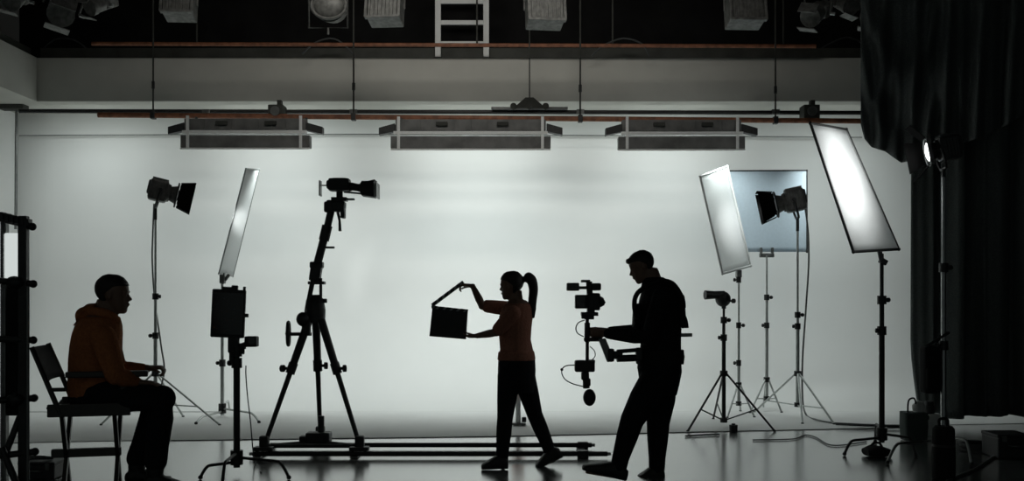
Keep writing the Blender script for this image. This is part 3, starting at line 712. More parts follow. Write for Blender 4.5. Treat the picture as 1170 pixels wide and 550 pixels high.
# ------------------------------------------------------------------ rack at the left edge
D = 6.6
o = thing('equipment_rack', V(((14-585)/F*D, D, 0)), 'tall dark equipment rack cut by the left edge of the photograph', 'rack')
zt = W(0, 247, D).z
MB().box((W(27, 0, D).x, D, (zt+0.06)/2), (0.055, 0.05, zt-0.06), bev=0.006).build('post', 'blackmetal', o)
MB().box((W(1, 0, D).x, D+0.05, (zt+0.06)/2), (0.035, 0.05, zt-0.06), bev=0.006).build('post', 'greymetal', o)
MB().cyl((W(32.5, 0, D).x, D-0.01, 0.12), (W(32.5, 0, D).x, D-0.01, W(0, 327, D).z), 0.012, n=8).build('side_tube', 'greymetal', o)
for py, tip, wob in ((252, 37, 8), (322, 38, 3), (388, 38, 1), (457, 39, -2), (520, 40, -4)):
    a = W(-22, py-wob, D-0.10); b = W(tip, py+wob*0.9, D+0.02)
    k = MB(); k.cyl(a, b, 0.022, n=10)
    arm = k.build('arm', 'blackmetal', o)
    MB().ball(b, 0.026, nu=10, nv=8).build('arm_cap', 'blackplastic', arm)
    if py == 252:
        k = MB()
        for j in range(6): k.box(a.lerp(b, 0.42+j*0.1)+V((0, 0, 0.018)), (0.028, 0.06, 0.05), bev=0.006)
        k.build('tooth', 'blackmetal', arm)
    if py in (322, 457):
        k = MB(); k.ball(a.lerp(b, 0.66)+V((0, -0.02, 0)), (0.055, 0.035, 0.04)); k.build('clip', 'blackplastic', arm)
a = W(4, 325, D+0.07); b = W(29, 475, D+0.07)
MB().box(((a.x+b.x)/2, D+0.07, (a.z+b.z)/2), (b.x-a.x, 0.05, a.z-b.z), bev=0.01).build('cover_panel', 'canvas', o)
p_ = W(13, 293, D+0.04); MB().box(p_, (0.10, 0.03, 0.30), bev=0.006).build('glow_patch', 'gapglow', o)  # added glowing patch that makes the gap between the posts bright
MB().cyl(W(24, 473, D+0.02), W(4, 525, D-0.02), 0.022, n=8).build('brace', 'blackmetal', o)
MB().cyl(W(2, 512, D-0.06), W(20, 556, D-0.1), 0.022, n=8).build('brace', 'blackmetal', o)
MB().box((W(12, 0, D).x, D, 0.09), (0.50, 0.42, 0.06), bev=0.01).build('base', 'blackmetal', o)
for sx in (-1, 1):
    for sy in (-1, 1):
        MB().cyl((W(12, 0, D).x+sx*0.21-0.012, D+sy*0.17, 0.032), (W(12, 0, D).x+sx*0.21+0.012, D+sy*0.17, 0.032), 0.032, n=12).build('caster', 'blackplastic', o)

# things on the floor between rack and chair
b = G(50, 545); D = b.y
o = thing('tool_case', V((b.x, D, 0)), 'low black case on the floor between the rack and the tall chair', 'case')
MB().box((b.x, D, 0.055), (0.28, 0.26, 0.11), bev=0.012).build('body', 'blackplastic', o)
MB().box((b.x, D, 0.122), (0.29, 0.27, 0.025), bev=0.008).build('lid', 'blackplastic', o)
MB().tube([(b.x-0.05, D-0.14, 0.07), (b.x-0.05, D-0.165, 0.07), (b.x+0.05, D-0.165, 0.07), (b.x+0.05, D-0.14, 0.07)], 0.008, 6).build('handle', 'greymetal', o)
for s in (-1, 1): MB().box((b.x+s*0.09, D-0.137, 0.10), (0.03, 0.012, 0.05)).build('latch', 'greymetal', o)
cable([V((b.x-0.1, D-0.05, 0.145)), V((b.x-0.02, D-0.1, 0.16)), V((b.x+0.06, D, 0.148)), V((b.x-0.04, D+0.05, 0.15)), V((b.x-0.12, D-0.02, 0.16)), V((b.x, D-0.07, 0.165)), V((b.x+0.09, D-0.03, 0.15))], 'tangle of black cable lying on the low case behind the tall chair', 0.010)

# ------------------------------------------------------------------ C-stand with monitor on the left
DM = 8.2
S = V(((270.5-585)/F*DM, DM, 0))
cs = c_stand(S, W(270, 382, DM), (W(0, 415, DM).z, W(0, 402, DM).z), [(W(229, 0, 7.95).x, 7.95), (W(330, 0, 7.95).x, 7.95), (W(254, 0, 7.65).x, 7.65)], 'blackmetal',
        'black stand with bent legs carrying the monitor in the left foreground', 'stands in front of the track', hub_z=W(0, 523, DM).z, r=0.027)
o = thing('field_monitor', W(268, 390, DM), 'black monitor seen from behind on a stand left of the tripod', 'monitor')
R = Euler((0, math.radians(2.5), math.radians(8))).to_matrix()
c = W(261, 358.5, DM-0.02)
MB(at(c, R)).box((0, 0, 0), (0.262, 0.05, 0.385), bev=0.012).build('housing', 'blackplastic', o)
MB(at(c, R)).box((-0.0, -0.028, 0.0), (0.235, 0.008, 0.34), bev=0.003).build('screen', 'screen', o)
k = MB(at(c, R)); k.box((-0.0, 0.01, 0.198), (0.11, 0.05, 0.03)); k.box((0.04, 0.01, 0.205), (0.05, 0.05, 0.045), bev=0.008); k.build('connector_block', 'blackplastic', o)
MB(at(c, R)).box((0.115, 0.01, 0.195), (0.02, 0.03, 0.05)).build('antenna', 'blackplastic', o)
k = MB(at(c, R)); k.box((0.142, 0, -0.01), (0.03, 0.03, 0.03), bev=0.006); k.build('side_knob', 'blackplastic', o)
k = MB(); k.box(W(267, 394, DM), (0.085, 0.06, 0.13), bev=0.012); k.cyl(W(266, 405, DM), W(270, 384, DM), 0.032, n=10); k.box(W(265, 409, DM), (0.035, 0.05, 0.08), bev=0.006)
k.build('mount', 'blackmetal', o)
o = thing('small_camera', W(288, 397, DM), 'small black box camera clamped beside the monitor mount', 'camera')
MB().box(W(287.5, 390.5, DM), (0.10, 0.09, 0.085), bev=0.012).build('body', 'blackplastic', o)
k = MB(); k.cyl(W(270, 397, DM), W(283, 392, DM), 0.016, n=8); k.box(W(277, 396, DM), (0.05, 0.05, 0.05), bev=0.008); k.build('bracket', 'blackmetal', o)
MB().cyl(W(288, 390, DM-0.04), W(288, 390, DM-0.09), 0.03, n=14).build('lens', 'lens', o)
cable([W(281, 418, 8.25), W(281, 430, 8.25), W(283, 455, 8.3), W(286, 480, 8.3), G(291, 530, 0.01), G(299, 540, 0.01)], 'thin cable hanging from the monitor stand to the floor', 0.005)

# ------------------------------------------------------------------ dolly track
DN, DF_ = 9.02, 9.56
o = thing('dolly_track', V(((490-585)/F*9.3, 9.3, 0)), 'pair of straight dolly rails lying across the glossy floor', 'track')
for D, x0, x1 in ((DN, 289, 694), (DF_, 309, 676)):
    a = W(x0, 0, D).x; b = W(x1, 0, D).x
    rl = MB().cyl((a, D, 0.038), (b, D, 0.038), 0.022, n=12).build('rail', 'blackmetal', o)
    for e, s in ((a, -1), (b, 1)): MB().cyl((e, D, 0.038), (e+s*0.03, D, 0.038), 0.015, n=10).build('rail_end', 'steel', rl)
for px in (303, 410, 665):
    x = W(px, 0, 9.3).x
    MB().box((x, 9.29, 0.012), (0.07, 0.62, 0.014), bev=0.003).build('sleeper', 'greymetal' if px not in (665,) else 'blackmetal', o)
for D in (DN, DF_):
    MB().box((W(666, 0, D).x, D, 0.035), (0.10, 0.06, 0.066), bev=0.008).build('clamp', 'blackmetal', o)

# ------------------------------------------------------------------ tripod jib with dolly
DT = 9.3
o = thing('camera_tripod', V(((360-585)/F*DT, DT, 0)), 'tall black camera tripod with leaning column standing on a track dolly', 'tripod')
fl_ = W(302, 0, DN+0.02).x; fr_ = W(411, 0, DN+0.02).x
feet = [V((fl_, DN+0.02, 0.11)), V((fr_, DN+0.02, 0.11)), V((W(366, 0, DF_).x, DF_, 0.13))]
hub = W(360, 362, DT)
aps = [W(353, 366, DT-0.06), W(367, 366, DT-0.06), W(361, 366, DT+0.06)]
for i, (a, f) in enumerate(zip(aps, feet)):
    lg = MB(); lg.tube([a, a.lerp(f, 0.38), a.lerp(f, 0.40), f], [0.038, 0.034, 0.024, 0.020], 10); lg = lg.build('leg', 'blackmetal', o)
    cc = a.lerp(f, 0.39); d = (f-a).normalized()
    ck = MB(); ck.cyl(cc-d*0.05, cc+d*0.05, 0.042, n=12); sx = -1 if i == 0 else 1
    knob(ck, cc, 1.5, sx); ck.build('leg_clamp', 'blackmetal', lg)
    MB().box(f+V((0, 0, 0.02)), (0.08, 0.08, 0.13), bev=0.015).build('foot_block', 'blackmetal', lg)
# spreader
k = MB()
cen = V((W(363, 0, DT).x, DT, 0.10))
for f in feet: k.cyl(cen, (f.x, f.y, 0.10), 0.022, n=8)
k.cyl((fl_, DN+0.05, 0.10), (fr_, DN+0.05, 0.10), 0.018, n=8)
k.build('spreader', 'blackmetal', o)
k = MB(); k.box(cen+V((0.01, 0, 0.03)), (0.22, 0.16, 0.13), bev=0.02); k.cyl(cen+V((0.03, 0, 0.08)), cen+V((0.03, 0, 0.24)), 0.03, n=10); k.box(cen+V((-0.12, 0, 0.03)), (0.08, 0.1, 0.06), bev=0.01)
k.build('dolly_hub', 'blackmetal', o)
for f, D in ((feet[0], DN), (feet[1], DN), (feet[2], DF_)):
    tr = MB().box((f.x, D, 0.085), (0.17, 0.11, 0.035), bev=0.008).build('bogie', 'blackmetal', o)
    for s in (-1, 1): MB().cyl((f.x+s*0.055, D-0.035, 0.075), (f.x+s*0.055, D+0.035, 0.075), 0.017, n=12).build('wheel', 'blackplastic', tr)
# tripod crown
k = MB(); k.loft([(W(360, 369, DT), V((0.09, 0, 0)), V((0, 0.09, 0))), (W(360, 355, DT), V((0.095, 0, 0)), V((0, 0.095, 0))), (W(360, 343, DT), V((0.08, 0, 0)), V((0, 0.08, 0))), (W(360, 337, DT), V((0.045, 0, 0)), V((0, 0.045, 0)))], 18)
k.box(W(370.5, 344, DT), (0.05, 0.05, 0.04), bev=0.01); k.build('crown', 'blackmetal', o)
k = MB(); k.cyl(W(330, 382, DT-0.12), W(356, 382, DT-0.06), 0.016, n=8); k.ball(W(346, 365, DT-0.1), (0.06, 0.05, 0.065)); k.box(W(350, 375, DT-0.08), (0.08, 0.06, 0.14), bev=0.02); cr_ = k.build('crank_mount', 'blackmetal', o)
k = MB(); R = Euler((0, PI/2, 0.15)).to_matrix(); c = W(329.5, 381.5, DT-0.12)
k.tube([c+R@V((0.10*math.cos(t), 0.10*math.sin(t), 0)) for t in [2*PI*i/20 for i in range(21)]], 0.018, 8)
for t in (0, PI*2/3, PI*4/3): k.cyl(c, c+R@V((0.1*math.cos(t), 0.1*math.sin(t), 0)), 0.01, n=6)
k.ball(c, 0.03, nu=10, nv=6); k.build('hand_wheel', 'blackmetal', cr_)
# leaning column
k = MB(); k.cyl(W(351, 352, DT-0.05), W(358, 318, DT-0.05), 0.022, n=10); k.cyl(W(366.5, 345, DT-0.02), W(366.5, 318, DT-0.02), 0.014, n=10); k.build('strut', 'blackmetal', o)
k = MB(); k.box(W(362, 323.5, DT), (0.15, 0.09, 0.028), bev=0.006); k.box(W(361, 311, DT), (0.10, 0.10, 0.17), Euler((0, 0.15, 0)).to_matrix(), 0.02); k.box(W(362, 303, DT), (0.12, 0.09, 0.06), bev=0.015); k.build('column_base', 'blackmetal', o)
k = MB(); k.cyl(W(362, 304, DT), W(371.5, 268, DT), 0.038, n=12); k.build('column', 'blackmetal', o)
k = MB(); k.cyl(W(370, 275, DT), W(374, 258, DT), 0.048, n=12); k.cyl(W(371, 283, DT), W(382, 283, DT-0.02), 0.010, n=8); k.build('column_collar', 'blackmetal', o)
MB().cyl(W(373, 264, DT), W(378.5, 240, DT), 0.034, n=12).build('upper_column', 'blackmetal', o)
k = MB(); k.box(W(384, 236, DT), (0.17, 0.12, 0.10), Euler((0, 0.1, 0)).to_matrix(), 0.02); k.box(W(375.5, 237, DT), (0.07, 0.13, 0.10), bev=0.02); k.box(W(392, 241, DT), (0.04, 0.10, 0.14), bev=0.012); k.box(W(388, 228, DT), (0.14, 0.10, 0.035), bev=0.006); k.box(W(398, 228, DT), (0.11, 0.06, 0.016)); k.cyl(W(388, 228, DT), W(388, 219, DT), 0.030, n=10)
k.build('tilt_head', 'blackmetal', o)
MB().tube([W(386, 243, DT), W(388, 252, DT-0.03), W(388.5, 264, DT-0.05)], [0.014, 0.012, 0.015], 8).build('pan_handle', 'blackplastic', o)

o = thing('cinema_camera', W(396, 220, DT), 'black film camera with a long lens on top of the tall tripod', 'camera')
MB().box(W(388, 211.5, DT), (0.19, 0.14, 0.115), bev=0.02).build('body', 'blackplastic', o)
MB().tube([W(380, 211, DT), W(376, 211, DT), W(373.5, 211, DT)], [0.055, 0.05, 0.035], 12).build('viewfinder', 'blackplastic', o)
k = MB(); k.box(W(388, 205, DT), (0.12, 0.04, 0.025), bev=0.006); k.cyl(W(384, 204, DT), W(384, 209, DT), 0.012, n=8); k.cyl(W(394, 204, DT), W(394, 210, DT), 0.016, n=8); k.build('top_handle', 'blackmetal', o)
MB().tube([W(397, 214, DT), W(403, 213.5, DT), W(409, 214.5, DT), W(415, 215, DT)], [0.05, 0.036, 0.034, 0.045], 16).build('lens', 'blackmetal', o)
k = MB(); k.cyl(W(393, 219.5, DT-0.05), W(420, 222, DT-0.05), 0.009, n=8); k.cyl(W(393, 219.5, DT+0.05), W(420, 222, DT+0.05), 0.009, n=8); k.build('support_rod', 'steel', o)
k = MB(); k.loft([(W(412, 215.5, DT), V((0, 0.05, 0)), V((0, 0, 0.045))), (W(414.5, 216, DT), V((0, 0.09, 0)), V((0, 0, 0.068))), (W(428.5, 217, DT), V((0, 0.105, 0)), V((0, 0, 0.075)))], 20, 6); mb_ = k.build('matte_box', 'blackplastic', o)
MB().prism([W(417, 209, DT-0.09), W(428, 206, DT-0.1), W(428, 205, DT-0.1), W(417, 207.5, DT-0.09)], (0, 0.18, 0)).build('top_flag', 'blackplastic', mb_)
MB().prism([W(428.5, 210, DT-0.12), W(430, 208, DT-0.12), W(430, 225, DT-0.12), W(428.5, 225, DT-0.12)], (0, 0.24, 0)).build('filter_frame', 'greymetal', mb_)
k = MB(); k.box(W(366, 215.5, DT), (0.012, 0.10, 0.14), bev=0.003); k.cyl(W(366, 212, DT), W(376, 212, DT), 0.007, n=6); k.build('side_monitor', 'greymetal', o)

# ------------------------------------------------------------------ people
def limb(mb, pts, rs, n=14):
    """tapered limb through joints, closed with round ends"""
    P = [V(p) for p in pts]; mb.tube(P, rs, n)
    for p, r in zip(P, rs): mb.ball(p, r*0.99, nu=n, nv=8)
def hand(mb, wrist, fdir, pnorm, curl=35, side=1, sc=1.0, thumb=0.6):
    """palm, four unequal fingers and a thumb; pnorm points out of the palm"""
    w_ = V(wrist); f = V(fdir).normalized(); n = V(pnorm); n = (n-f*n.dot(f)).normalized(); s = f.cross(n)*side
    mb.loft([(w_-f*0.02*sc, s*0.026*sc, n*0.020*sc), (w_+f*0.03*sc, s*0.036*sc, n*0.017*sc), (w_+f*0.075*sc, s*0.041*sc, n*0.015*sc), (w_+f*0.095*sc, s*0.038*sc, n*0.011*sc)], 14)
    for off, L in ((0.030, 0.074), (0.010, 0.084), (-0.010, 0.078), (-0.029, 0.060)):
        p = w_+f*0.088*sc+s*off*sc; a = 0; pts = [p-f*0.02*sc, p]; sp = s*off*0.9
        for k, fr in enumerate((0.44, 0.31, 0.25)):
            a += math.radians(curl*(0.8, 1.1, 0.8)[k])
            d = (f*math.cos(a)+n*math.sin(a)).normalized(); p = p+(d+sp).normalized()*L*fr*sc; pts.append(p)
        mb.tube(pts, [0.0095*sc, 0.0095*sc, 0.0088*sc, 0.008*sc, 0.0068*sc], 8); mb.ball(pts[-1], 0.0068*sc, nu=8, nv=6)
    p = w_+f*0.022*sc+s*0.026*sc; d1 = (f*0.75+s*0.75+n*0.3*thumb).normalized(); d2 = (f*0.9+s*0.2+n*0.55*thumb).normalized(); d3 = (f*0.8-s*0.1+n*0.9*thumb).normalized()
    q = [p, p+d1*0.034*sc, p+d1*0.034*sc+d2*0.03*sc, p+d1*0.034*sc+d2*0.03*sc+d3*0.026*sc]
    mb.tube(q, [0.013*sc, 0.0115*sc, 0.0095*sc, 0.008*sc], 8); mb.ball(q[-1], 0.008*sc, nu=8, nv=6)
HEAD = [(0.0, .35, .14, .10), (0.05, .40, .06, .155), (.12, .415, -.02, .20), (.20, .405, -.12, .235), (.30, .40, -.24, .268), (.40, .395, -.345, .295), (.50, .375, -.40, .312), (.58, .395, -.425, .322), (.66, .40, -.43, .328), (.76, .375, -.42, .325), (.85, .315, -.37, .29), (.93, .20, -.26, .21), (.985, .06, -.12, .10)]
def head(mb, chin_mid, f, u, H):
    """chin_mid: point on the head axis at chin height; f forward, u up"""
    f = V(f).normalized(); u = V(u); u = (u-f*u.dot(f)).normalized(); s = f.cross(u); o = V(chin_mid)
    P = lambda a, b, c: o+f*(a*H)+s*(b*H)+u*(c*H)
    mb.loft([(P((fr+bk)/2, 0, z), f*((fr-bk)/2*H), s*(hw*H)) for z, fr, bk, hw in HEAD], 22, 2.15)
    mb.tube([P(.37, 0, .55), P(.42, 0, .47), P(.475, 0, .40), P(.41, 0, .365)], [.028*H, .036*H, .048*H, .04*H], 10)   # nose
    for b in (-.045, .045): mb.ball(P(.42, b, .385), .034*H, nu=8, nv=6)
    mb.ball(P(.41, 0, .265), (.06*H, .06*H, .022*H), nu=10, nv=6); mb.ball(P(.405, 0, .225), (.055*H, .055*H, .024*H), nu=10, nv=6)  # lips
    for b in (-1, 1):
        mb.ball(P(.345, b*.145, .505), .05*H, nu=10, nv=8)                                      # eyes
        mb.tube([P(.39, b*.05, .575), P(.395, b*.14, .595), P(.34, b*.22, .57)], .024*H, 8)     # brows
        R = Matrix((s*1.0, f, u)).transposed()
        mb.ball(P(-.03, b*.325, .47), (.035*H, .075*H, .125*H), R, nu=12, nv=8)                # ears
    return P
def hair_cap(mb, P, f, s, H, g=0.03, front=.44, low=.5):
    """short hair: over the crown and the back of the head"""
    secs = []
    for z, fr, bk, hw in HEAD:
        if z < low-0.22: continue
        fr2 = -0.05 if z < .58 else (0.18 if z < .7 else (front-.04 if z < .80 else fr+g))
        hw2 = hw+g*0.75 if z > .6 else hw+g*0.45
        bk2 = bk-g
        secs.append((P((fr2+bk2)/2, 0, z+(g if z > .9 else 0)), f*((fr2-bk2)/2*H), s*(hw2*H)))
    mb.loft(secs, 22, 2.2)
def foot_shape(mb, heel, toe, up, g=0.0, wdt=0.045, hgt=0.062):
    """shoe/foot volume from heel to toe; heel and toe are points on the sole"""
    h, t = V(heel), V(toe); d = (t-h); L = d.length; d.normalize(); up = V(up); up = (up-d*up.dot(d)).normalized(); s = d.cross(up)
    rows = [(-0.02, .68, .75), (.10, .9, 1.05), (.28, .88, 1.2), (.48, .92, 1.0), (.70, 1.08, .72), (.88, .95, .52), (.985, .6, .36)]
    mb.loft([(h+d*(L*a)+up*((hgt+g)*b/2), s*((wdt+g)*c), up*((hgt+g)*b/2)) for a, c, b in rows], 16, 2.6)

def person(base, label, D):
    return thing('person', base, label, 'person')

# ---- man with the stabiliser, facing left
DMAN = 8.0
def Mp(px, py, dy=0.0): return W(px, py, DMAN+dy)
def man():
    f = V((-1, 0.10, 0)).normalized(); s = V((0.10, 1, 0)).normalized(); u = V((0, 0, 1))
    o = person(V((Mp(735, 0).x, DMAN, 0)), 'person in black facing left with camera vest, holding the handheld camera rig', DMAN)
    mm = DMAN/F
    def ring(px0, px1, py, hw, tilt=0.0):
        a, b = Mp(px0, py), Mp(px1, py); c = (a+b)/2; hd = (b-a).length/2
        return (c, f*hd+V((0, 0, tilt*hd)), s*hw)
    torso = [ring(731, 775, 436, .165), ring(728, 778, 420, .17), ring(731, 778, 405, .165), ring(732, 778, 390, .168), ring(730, 778.5, 372, .178), ring(729, 779, 356, .19), ring(730, 778, 344, .20), ring(733, 776, 333, .19), ring(736, 771, 325, .145), ring(735, 764, 319, .085)]
    neck = [ring(735, 760, 326, .075), ring(732, 755, 316, .065), ring(728, 751, 306, .062)]
    hf = V((-0.90, 0.08, -0.42)); hu = V((-0.42, 0.04, 0.90)).normalized()
    H = 0.236
    chin = Mp(741, 320)
    shn, shf = Mp(757, 338, -.19), Mp(755, 338, .20)
    eln, elf = Mp(741, 385, -.30), Mp(735, 380, .27)
    wrn, wrf = Mp(688, 381, -.10), Mp(692, 379, .06)
    hipn, hipf = Mp(757, 432, .06), Mp(750, 432, -.08)
    # leading leg (near side) and trailing leg
    kn, an = Mp(722, 481, -.16), Mp(706.5, 532, -.17)
    kf, af = Mp(752, 484, .10), Mp(750.5, 534, .12)
    b = MB()
    b.loft([(c, a*0.94, d*0.94) for c, a, d in torso]); b.loft(neck)
    P = head(b, chin, hf, hu, H)
    for sh, el, wr, dd in ((shn, eln, wrn, -1), (shf, elf, wrf, 1)):
        limb(b, [sh, sh.lerp(el, .5), el, el.lerp(wr, .35), wr], [.058, .050, .042, .042, .027])
    hand(b, wrn, V((-1, 0.5, 0.05)), V((0.0, 0.9, 0.15)), 62, 1, 1.0)
    hand(b, wrf, V((-1, -0.25, -0.05)), V((0.1, -0.9, 0.2)), 62, -1, 1.0)
    for hp, k_, a_ in ((hipf, kn, an), (hipn, kf, af)):
        limb(b, [hp, hp.lerp(k_, .5), k_, k_.lerp(a_, .3), a_], [.095, .082, .060, .060, .040])
    foot_shape(b, Mp(713, 549, -.17), Mp(668, 541, -.18), V((-.15, 0, 1)), 0, .04, .055)
    foot_shape(b, Mp(758, 547, .12), Mp(728, 550, .12), V((0, 0, 1)), 0, .04, .055)
    b.build('body', 'skin', o, remesh=.007, smooth_iter=2)
    hr = MB(); sv = hf.normalized().cross(hu); hair_cap(hr, P, hf.normalized(), sv, H, .035)
    hr.ball(P(.36, 0, .85), (.07*H, .2*H, .09*H)); hr.build('hair', 'hair', o, remesh=.007, smooth_iter=2)
    t = MB(); t.loft(torso); t.loft([(Mp(752, 332), f*.14, s*.15), (Mp(750, 324), f*.115, s*.10), (Mp(746, 317), f*.083, s*.076)])
    for sh, el, wr in ((shn, eln, wrn), (shf, elf, wrf)):
        limb(t, [sh, sh.lerp(el, .5), el, el.lerp(wr, .3), el.lerp(wr, .86)], [.075, .070, .066, .062, .042])
    t.build('shirt', 'blackcloth', o, remesh=.009, smooth_iter=2)
    t = MB(); t.loft([ring(730, 778, 412, .175), ring(729, 779, 425, .178), ring(731, 776, 440, .17), ring(732, 773, 452, .12)])
    for hp, k_, a_ in ((hipf, kn, an), (hipn, kf, af)):
        limb(t, [hp, hp.lerp(k_, .5), k_, k_.lerp(a_, .35), k_.lerp(a_, .8), a_+V((0, 0, -.02))], [.122, .118, .092, .084, .068, .064])
    t.build('trousers', 'denim', o, remesh=.009, smooth_iter=2)
    for h_, t_, up, a_ in ((Mp(714, 550, -.17), Mp(664, 537, -.18), V((-.15, 0, 1)), an), (Mp(759, 548, .12), Mp(727, 551, .12), V((0, 0, 1)), af)):
        sh_ = MB(); foot_shape(sh_, h_, t_, up, .014, .052, .095); limb(sh_, [a_+V((0, 0, -.01)), a_+V((0.01, 0, -.06))], [.052, .05]); sh_.build('shoe', 'shoe', o, remesh=.008, smooth_iter=1)
    # camera vest: chest plate, shoulder straps, back pad, waist belt
    v = MB()
    v.box(Mp(727, 366, -.02), (.05, .16, .26), Euler((0, .05, 0)).to_matrix(), .02)
    v.loft([ring(727, 781, 400, .182), ring(726, 782, 408, .188), ring(727, 781, 416, .184)])
    v.box(Mp(777.5, 356), (.05, .22, .26), Euler((0, -.06, 0)).to_matrix(), .02)
    v.tube(smoothpath([Mp(780, 358, .02), Mp(783.5, 366, .02), Mp(785, 375, .02)]), .014, 8)
    vest = v.build('camera_vest', 'canvas', o)
    for sy in (-1, 1):
        MB().tube(smoothpath([Mp(728, 364, sy*.10), Mp(725, 352, sy*.11), Mp(726, 340, sy*.12), Mp(733, 331, sy*.125), Mp(752, 322, sy*.13), Mp(768, 324, sy*.13), Mp(779, 340, sy*.11), Mp(781, 352, sy*.10)]), .019, 8).build('shoulder_strap', 'canvas', vest)
    MB().box(Mp(784, 383, -.02), (.09, .05, .028), bev=.006).build('belt_clip', 'greymetal', vest)
    return wrn, wrf
man()
# ---- stabiliser rig
DS = 8.0
def Sp(px, py, dy=0.0): return W(px, py, DS+dy)
o = thing('camera_stabilizer', Sp(671, 464), 'black handheld camera stabilizer with post, sled and arm held by the person in black', 'camera stabilizer')
MB().cyl(Sp(671, 360), Sp(671, 415), .0135, n=12).build('post', 'blackmetal', o)
k = MB(); k.cyl(Sp(671, 369), Sp(671, 386), .022, n=12); k.ball(Sp(671, 388), .028, nu=12, nv=8); k.build('gimbal_grip', 'blackplastic', o)
k = MB(); k.box(Sp(668, 418.5), (.155, .10, .09), bev=.015); k.box(Sp(676, 413.5), (.05, .06, .03), bev=.006); k.build('battery_sled', 'blackplastic', o)
k = MB(); k.cyl(Sp(669, 424), Sp(670, 444), .026, n=12); k.box(Sp(668.5, 430), (.06, .07, .06), bev=.01); k.box(Sp(671, 437), (.05, .06, .06), bev=.01); k.build('lower_spar', 'blackmetal', o)
k = MB(); k.ball(Sp(673.5, 454.5), (.05, .05, .067)); k.box(Sp(673.5, 454), (.085, .08, .10), bev=.03); k.build('counterweight', 'blackplastic', o)
MB().tube(smoothpath([Sp(658, 417.5), Sp(648, 418), Sp(643, 421), Sp(642, 427), Sp(646, 434), Sp(655, 439), Sp(667, 442)]), .005, 6).build('cable', 'cable', o)
k = MB(); k.ball(Sp(642, 422.5), .012, nu=8, nv=6); k.build('plug', 'blackplastic', o)
MB().tube(smoothpath([Sp(668, 366, -.02), Sp(661, 369, -.03), Sp(658, 375, -.03), Sp(660, 381, -.03), Sp(667, 385, -.02)]), .005, 6).build('cable', 'greymetal', o)
MB().tube(smoothpath([Sp(674, 396, -.02), Sp(679, 401, -.03), Sp(680, 407, -.03), Sp(676, 412, -.03)]), .004, 6).build('cable', 'greymetal', o)
# spring arm folded back to the vest
k = MB(); k.cyl(Sp(674, 388, -.05), Sp(686, 388, -.12), .018, n=10); k.build('arm_post', 'blackmetal', o)
k = MB(); k.prism([Sp(684, 388, -.16), Sp(692, 387, -.16), Sp(701, 409, -.16), Sp(699, 414, -.16), Sp(694, 414, -.16)], (0, .06, 0)); k.build('forearm_link', 'greymetal', o)
k = MB(); k.box(Sp(698, 406, -.14), (.05, .07, .10), bev=.015); k.box(Sp(706, 406, -.13), (.07, .06, .06), bev=.012); k.build('elbow_joint', 'blackmetal', o)
k = MB(); k.cyl(Sp(705, 402, -.15), Sp(731, 400, -.12), .016, n=8); k.cyl(Sp(705, 410, -.15), Sp(732, 409, -.12), .028, n=10); k.box(Sp(730, 405, -.12), (.05, .08, .10), bev=.012); k.build('upper_arm_link', 'blackmetal', o)
k = MB(); k.box(Sp(675, 356), (.06, .07, .045), bev=.006); k.box(Sp(673.5, 359), (.13, .11, .03), bev=.006); k.box(Sp(673, 363), (.075, .07, .03), bev=.006); k.box(Sp(667, 361.5), (.035, .09, .04), bev=.006); k.build('camera_plate', 'blackmetal', o)
o = thing('video_camera', Sp(675, 356), 'black compact video camera mounted on top of the handheld stabilizer', 'camera')
k = MB(); k.box(Sp(678, 345), (.10, .11, .135), bev=.015); k.build('body', 'blackplastic', o)
k = MB(); k.box(Sp(664, 345), (.095, .10, .108), bev=.008); k.build('matte_box', 'blackplastic', o)
MB().box(Sp(663.5, 345, -.052), (.065, .006, .08), bev=.002).build('side_panel', 'lampbody', o)
MB().tube([Sp(683, 345), Sp(688, 346), Sp(691, 347.5)], [.052, .038, .014], 12).build('hand_grip', 'blackplastic', o)
k = MB(); k.cyl(Sp(674, 338), Sp(673, 322), .024, n=10); k.box(Sp(669, 321.5), (.07, .06, .02), bev=.005); k.build('top_handle', 'blackplastic', o)
k = MB(); k.box(Sp(680, 328), (.09, .08, .058), bev=.015); k.build('viewfinder', 'blackplastic', o)
k = MB(); k.box(Sp(654.5, 328), (.095, .10, .062), bev=.008); k.cyl(Sp(660, 329), Sp(674, 329), .012, n=8); k.build('monitor', 'lampbody', o)

